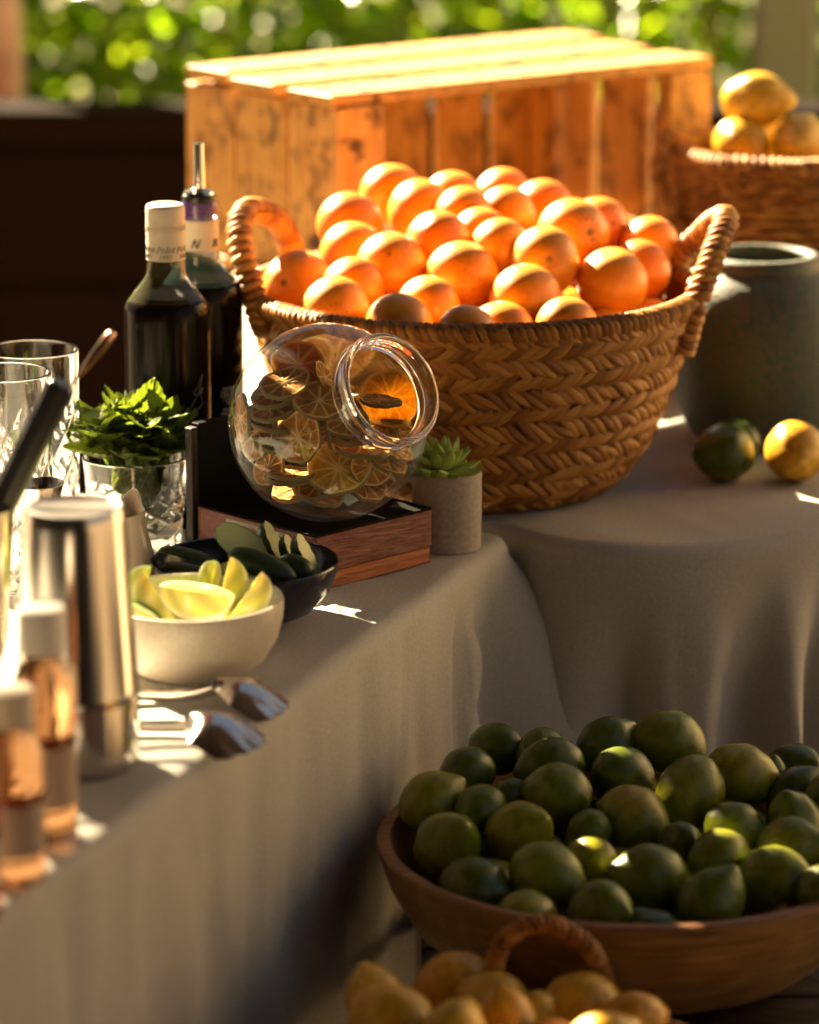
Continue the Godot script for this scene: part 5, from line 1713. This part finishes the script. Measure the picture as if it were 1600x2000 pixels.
	# label, place, long axis, direction of the pale face, half length, half width, thickness
	var pieces := [
		["cucumber piece with the big oval pale face, standing at the back of the dark bowl", on(-0.131, 2.775, 0.054), Vector3(0.80, -0.55, -0.12), Vector3(0.25, 0.55, 0.75), 0.029, 0.0145, 0.011],
		["long cucumber piece lying skin up across the front of the dark bowl", on(-0.116, 2.728, 0.050), Vector3(0.88, -0.34, 0.1), Vector3(-0.25, -0.75, -0.5), 0.030, 0.0120, 0.011],
		["cucumber wedge leaning at the bowl's far wall with a thin pale edge", on(-0.107, 2.790, 0.050), Vector3(0.40, -0.85, 0.2), Vector3(0.85, 0.42, 0.25), 0.023, 0.0115, 0.014],
		["cucumber wedge with a narrow pale face by the riser's corner", on(-0.0805, 2.757, 0.050), Vector3(0.42, -0.88, 0.1), Vector3(0.86, 0.40, 0.28), 0.021, 0.0110, 0.012],
		["short cucumber piece between the two leaning wedges", on(-0.094, 2.775, 0.050), Vector3(0.35, -0.8, 0.3), Vector3(0.8, 0.5, 0.2), 0.015, 0.0095, 0.010],
		["short dark cucumber chunk in front of the leaning wedges", on(-0.090, 2.738, 0.045), Vector3(0.8, -0.3, 0.4), Vector3(-0.1, -0.9, -0.3), 0.016, 0.0110, 0.012],
		["flat dark cucumber piece at the shaker's side of the dark bowl", on(-0.176, 2.765, 0.047), Vector3(0.92, -0.20, 0.1), Vector3(0.1, -0.9, 0.3), 0.026, 0.0110, 0.008],
		["lower dark cucumber piece under the flat one", on(-0.172, 2.742, 0.040), Vector3(0.95, -0.15, 0.2), Vector3(0.1, -0.9, 0.4), 0.027, 0.0110, 0.008],
		["cucumber piece lying under the long skin up one", on(-0.125, 2.735, 0.038), Vector3(0.9, -0.25, 0.2), Vector3(0.1, 0.6, 0.7), 0.030, 0.0115, 0.010],
		["cucumber piece at the bottom of the dark bowl below the oval face", on(-0.135, 2.765, 0.030), Vector3(0.9, 0.1, 0.3), Vector3(0, 0.9, 0.2), 0.028, 0.0115, 0.010]]
	for k in pieces.size():
		var c: Array = pieces[k]
		var o := thing("cucumber_piece", c[0], "cucumber", c[1], "cucumber pieces in the dark bowl")
		var x: Vector3 = (c[2] as Vector3).normalized()
		var y: Vector3 = c[3]
		y = (y - x * y.dot(x)).normalized()
		o.basis = Basis(x, y, x.cross(y))
		var m := cut_slice(c[4], c[5], c[6], k)
		part("skin", m[0], skin, o)
		part("flesh", m[1], pale, o)


# ---------- serving tongs ----------
func tongs() -> void:
	var o := thing("ice_tongs", "polished steel tongs with scalloped claws lying in front of the cream bowl", "tongs", on(-0.20, 2.48, 0.0))
	for k in 2:
		var z := 0.0 if k == 0 else 0.078
		var neck: Vector3 = [Vector3(0.066, 0.014, -0.045), Vector3(0.052, 0.014, 0.040)][k]
		var far: Vector3 = [Vector3(0.107, 0.006, -0.040), Vector3(0.096, 0.006, 0.060)][k]
		# the arm: a flat strip on edge that rises into the claw
		var path := curve([Vector3(-0.12, 0.012, -0.004), Vector3(-0.05, 0.010, [-0.038, 0.022][k]), Vector3(0.0, 0.007, [-0.046, 0.028][k]), Vector3(0.036, 0.008, [-0.043, 0.032][k]), neck + Vector3(-0.010, -0.001, 0)], 8)
		var rad := []
		for q in path.size():
			rad.append(0.0062 - 0.0012 * sin(PI * q / path.size()))
		var arm := part("arm", Shape.new().tube(path, rad, 12, true, 0.28, Vector3.UP).mesh(), mats.steel, o)
		# the claw: a dished shell with four rounded teeth
		var along := (far - neck).normalized()
		var side := along.cross(Vector3.UP).normalized()
		var up := side.cross(along).normalized()
		var sheet := func(lift: float) -> Array:
			var g := []
			for a in 15:
				var f := a / 14.0
				var row := PackedVector3Array()
				for b in 25:
					var q := b / 24.0 * 2.0 - 1.0
					var w := 0.008 + 0.0265 * smoothstep(0.0, 0.5, f)
					var tooth := 0.0038 * absf(sin((q * 0.5 + 0.5) * PI * 5.0)) * smoothstep(0.55, 1.0, f)
					var reach := f * (0.052 - 0.014 * q * q) + tooth - 0.008
					row.append(neck + along * reach + side * q * w + up * (0.010 * sin(PI * clampf(f * 0.9 + 0.12, 0, 1)) * (1.0 - 0.75 * q * q) - 0.006 * f + lift - 0.004 * q * q))
				g.append(row)
			return g
		var s := Shape.new()
		s.rows(sheet.call(0.0), false)
		s.rows(sheet.call(0.0009), false)
		part("claw", s.mesh(), mats.steel, arm)


# ---------- small bottles at the near end ----------
func small_bottles() -> void:
	var white := mat("white_cap", lin(0.78, 0.70, 0.62), 0.45)
	var amber := solid_glass("amber_glass", lin(0.74, 0.38, 0.18))
	var ruby := solid_glass("ruby_glass", lin(0.40, 0.06, 0.04))
	var specs := [
		["small clear bottle of rose syrup with a white cap, next to the shaker", on(-0.2385, 2.232), 0.0205, 0.128, 0.158, 0.070],
		["small clear bottle with a pale cap, in front of the rose syrup", on(-0.2500, 2.150), 0.0190, 0.105, 0.128, 0.060],
		["small bottle of dark red syrup at the picture's edge", on(-0.2720, 2.085), 0.0200, 0.100, 0.125, 0.080]]
	for k in 3:
		var s: Array = specs[k]
		var o := thing("small_bottle", s[0], "bottle", s[1], "small syrup bottles")
		var r: float = s[2]
		var top: float = s[3]
		# a bottle full to the shoulder: glass and syrup are one clear body, with a label band of pale paper
		part("glass", Shape.new().lathe([Vector2(0.0004, 0.002), Vector2(r * 0.85, 0.0), Vector2(r, 0.003), Vector2(r, top * 0.78), Vector2(r * 0.96, top * 0.86), Vector2(r * 0.72, top * 0.94), Vector2(r * 0.60, top * 0.97), Vector2(r * 0.60, top * 1.05), Vector2(0.0004, top * 1.05)], 48, 0.6).mesh(), amber if k < 2 else ruby, o)
		part("label", Shape.new().lathe([Vector2(r + 0.0003, top * 0.20), Vector2(r + 0.0003, top * 0.52)], 48).mesh(), mat("faded_label", lin(0.42, 0.30, 0.22), 0.7), o)
		part("cap", Shape.new().lathe([Vector2(r * 0.62, top * 1.0), Vector2(r * 0.76, top * 1.0), Vector2(r * 0.77, s[4] - 0.002), Vector2(r * 0.70, s[4]), Vector2(0.0004, s[4])], 40, 0.5).mesh(), white if k == 0 else mats.cream_paper, o)
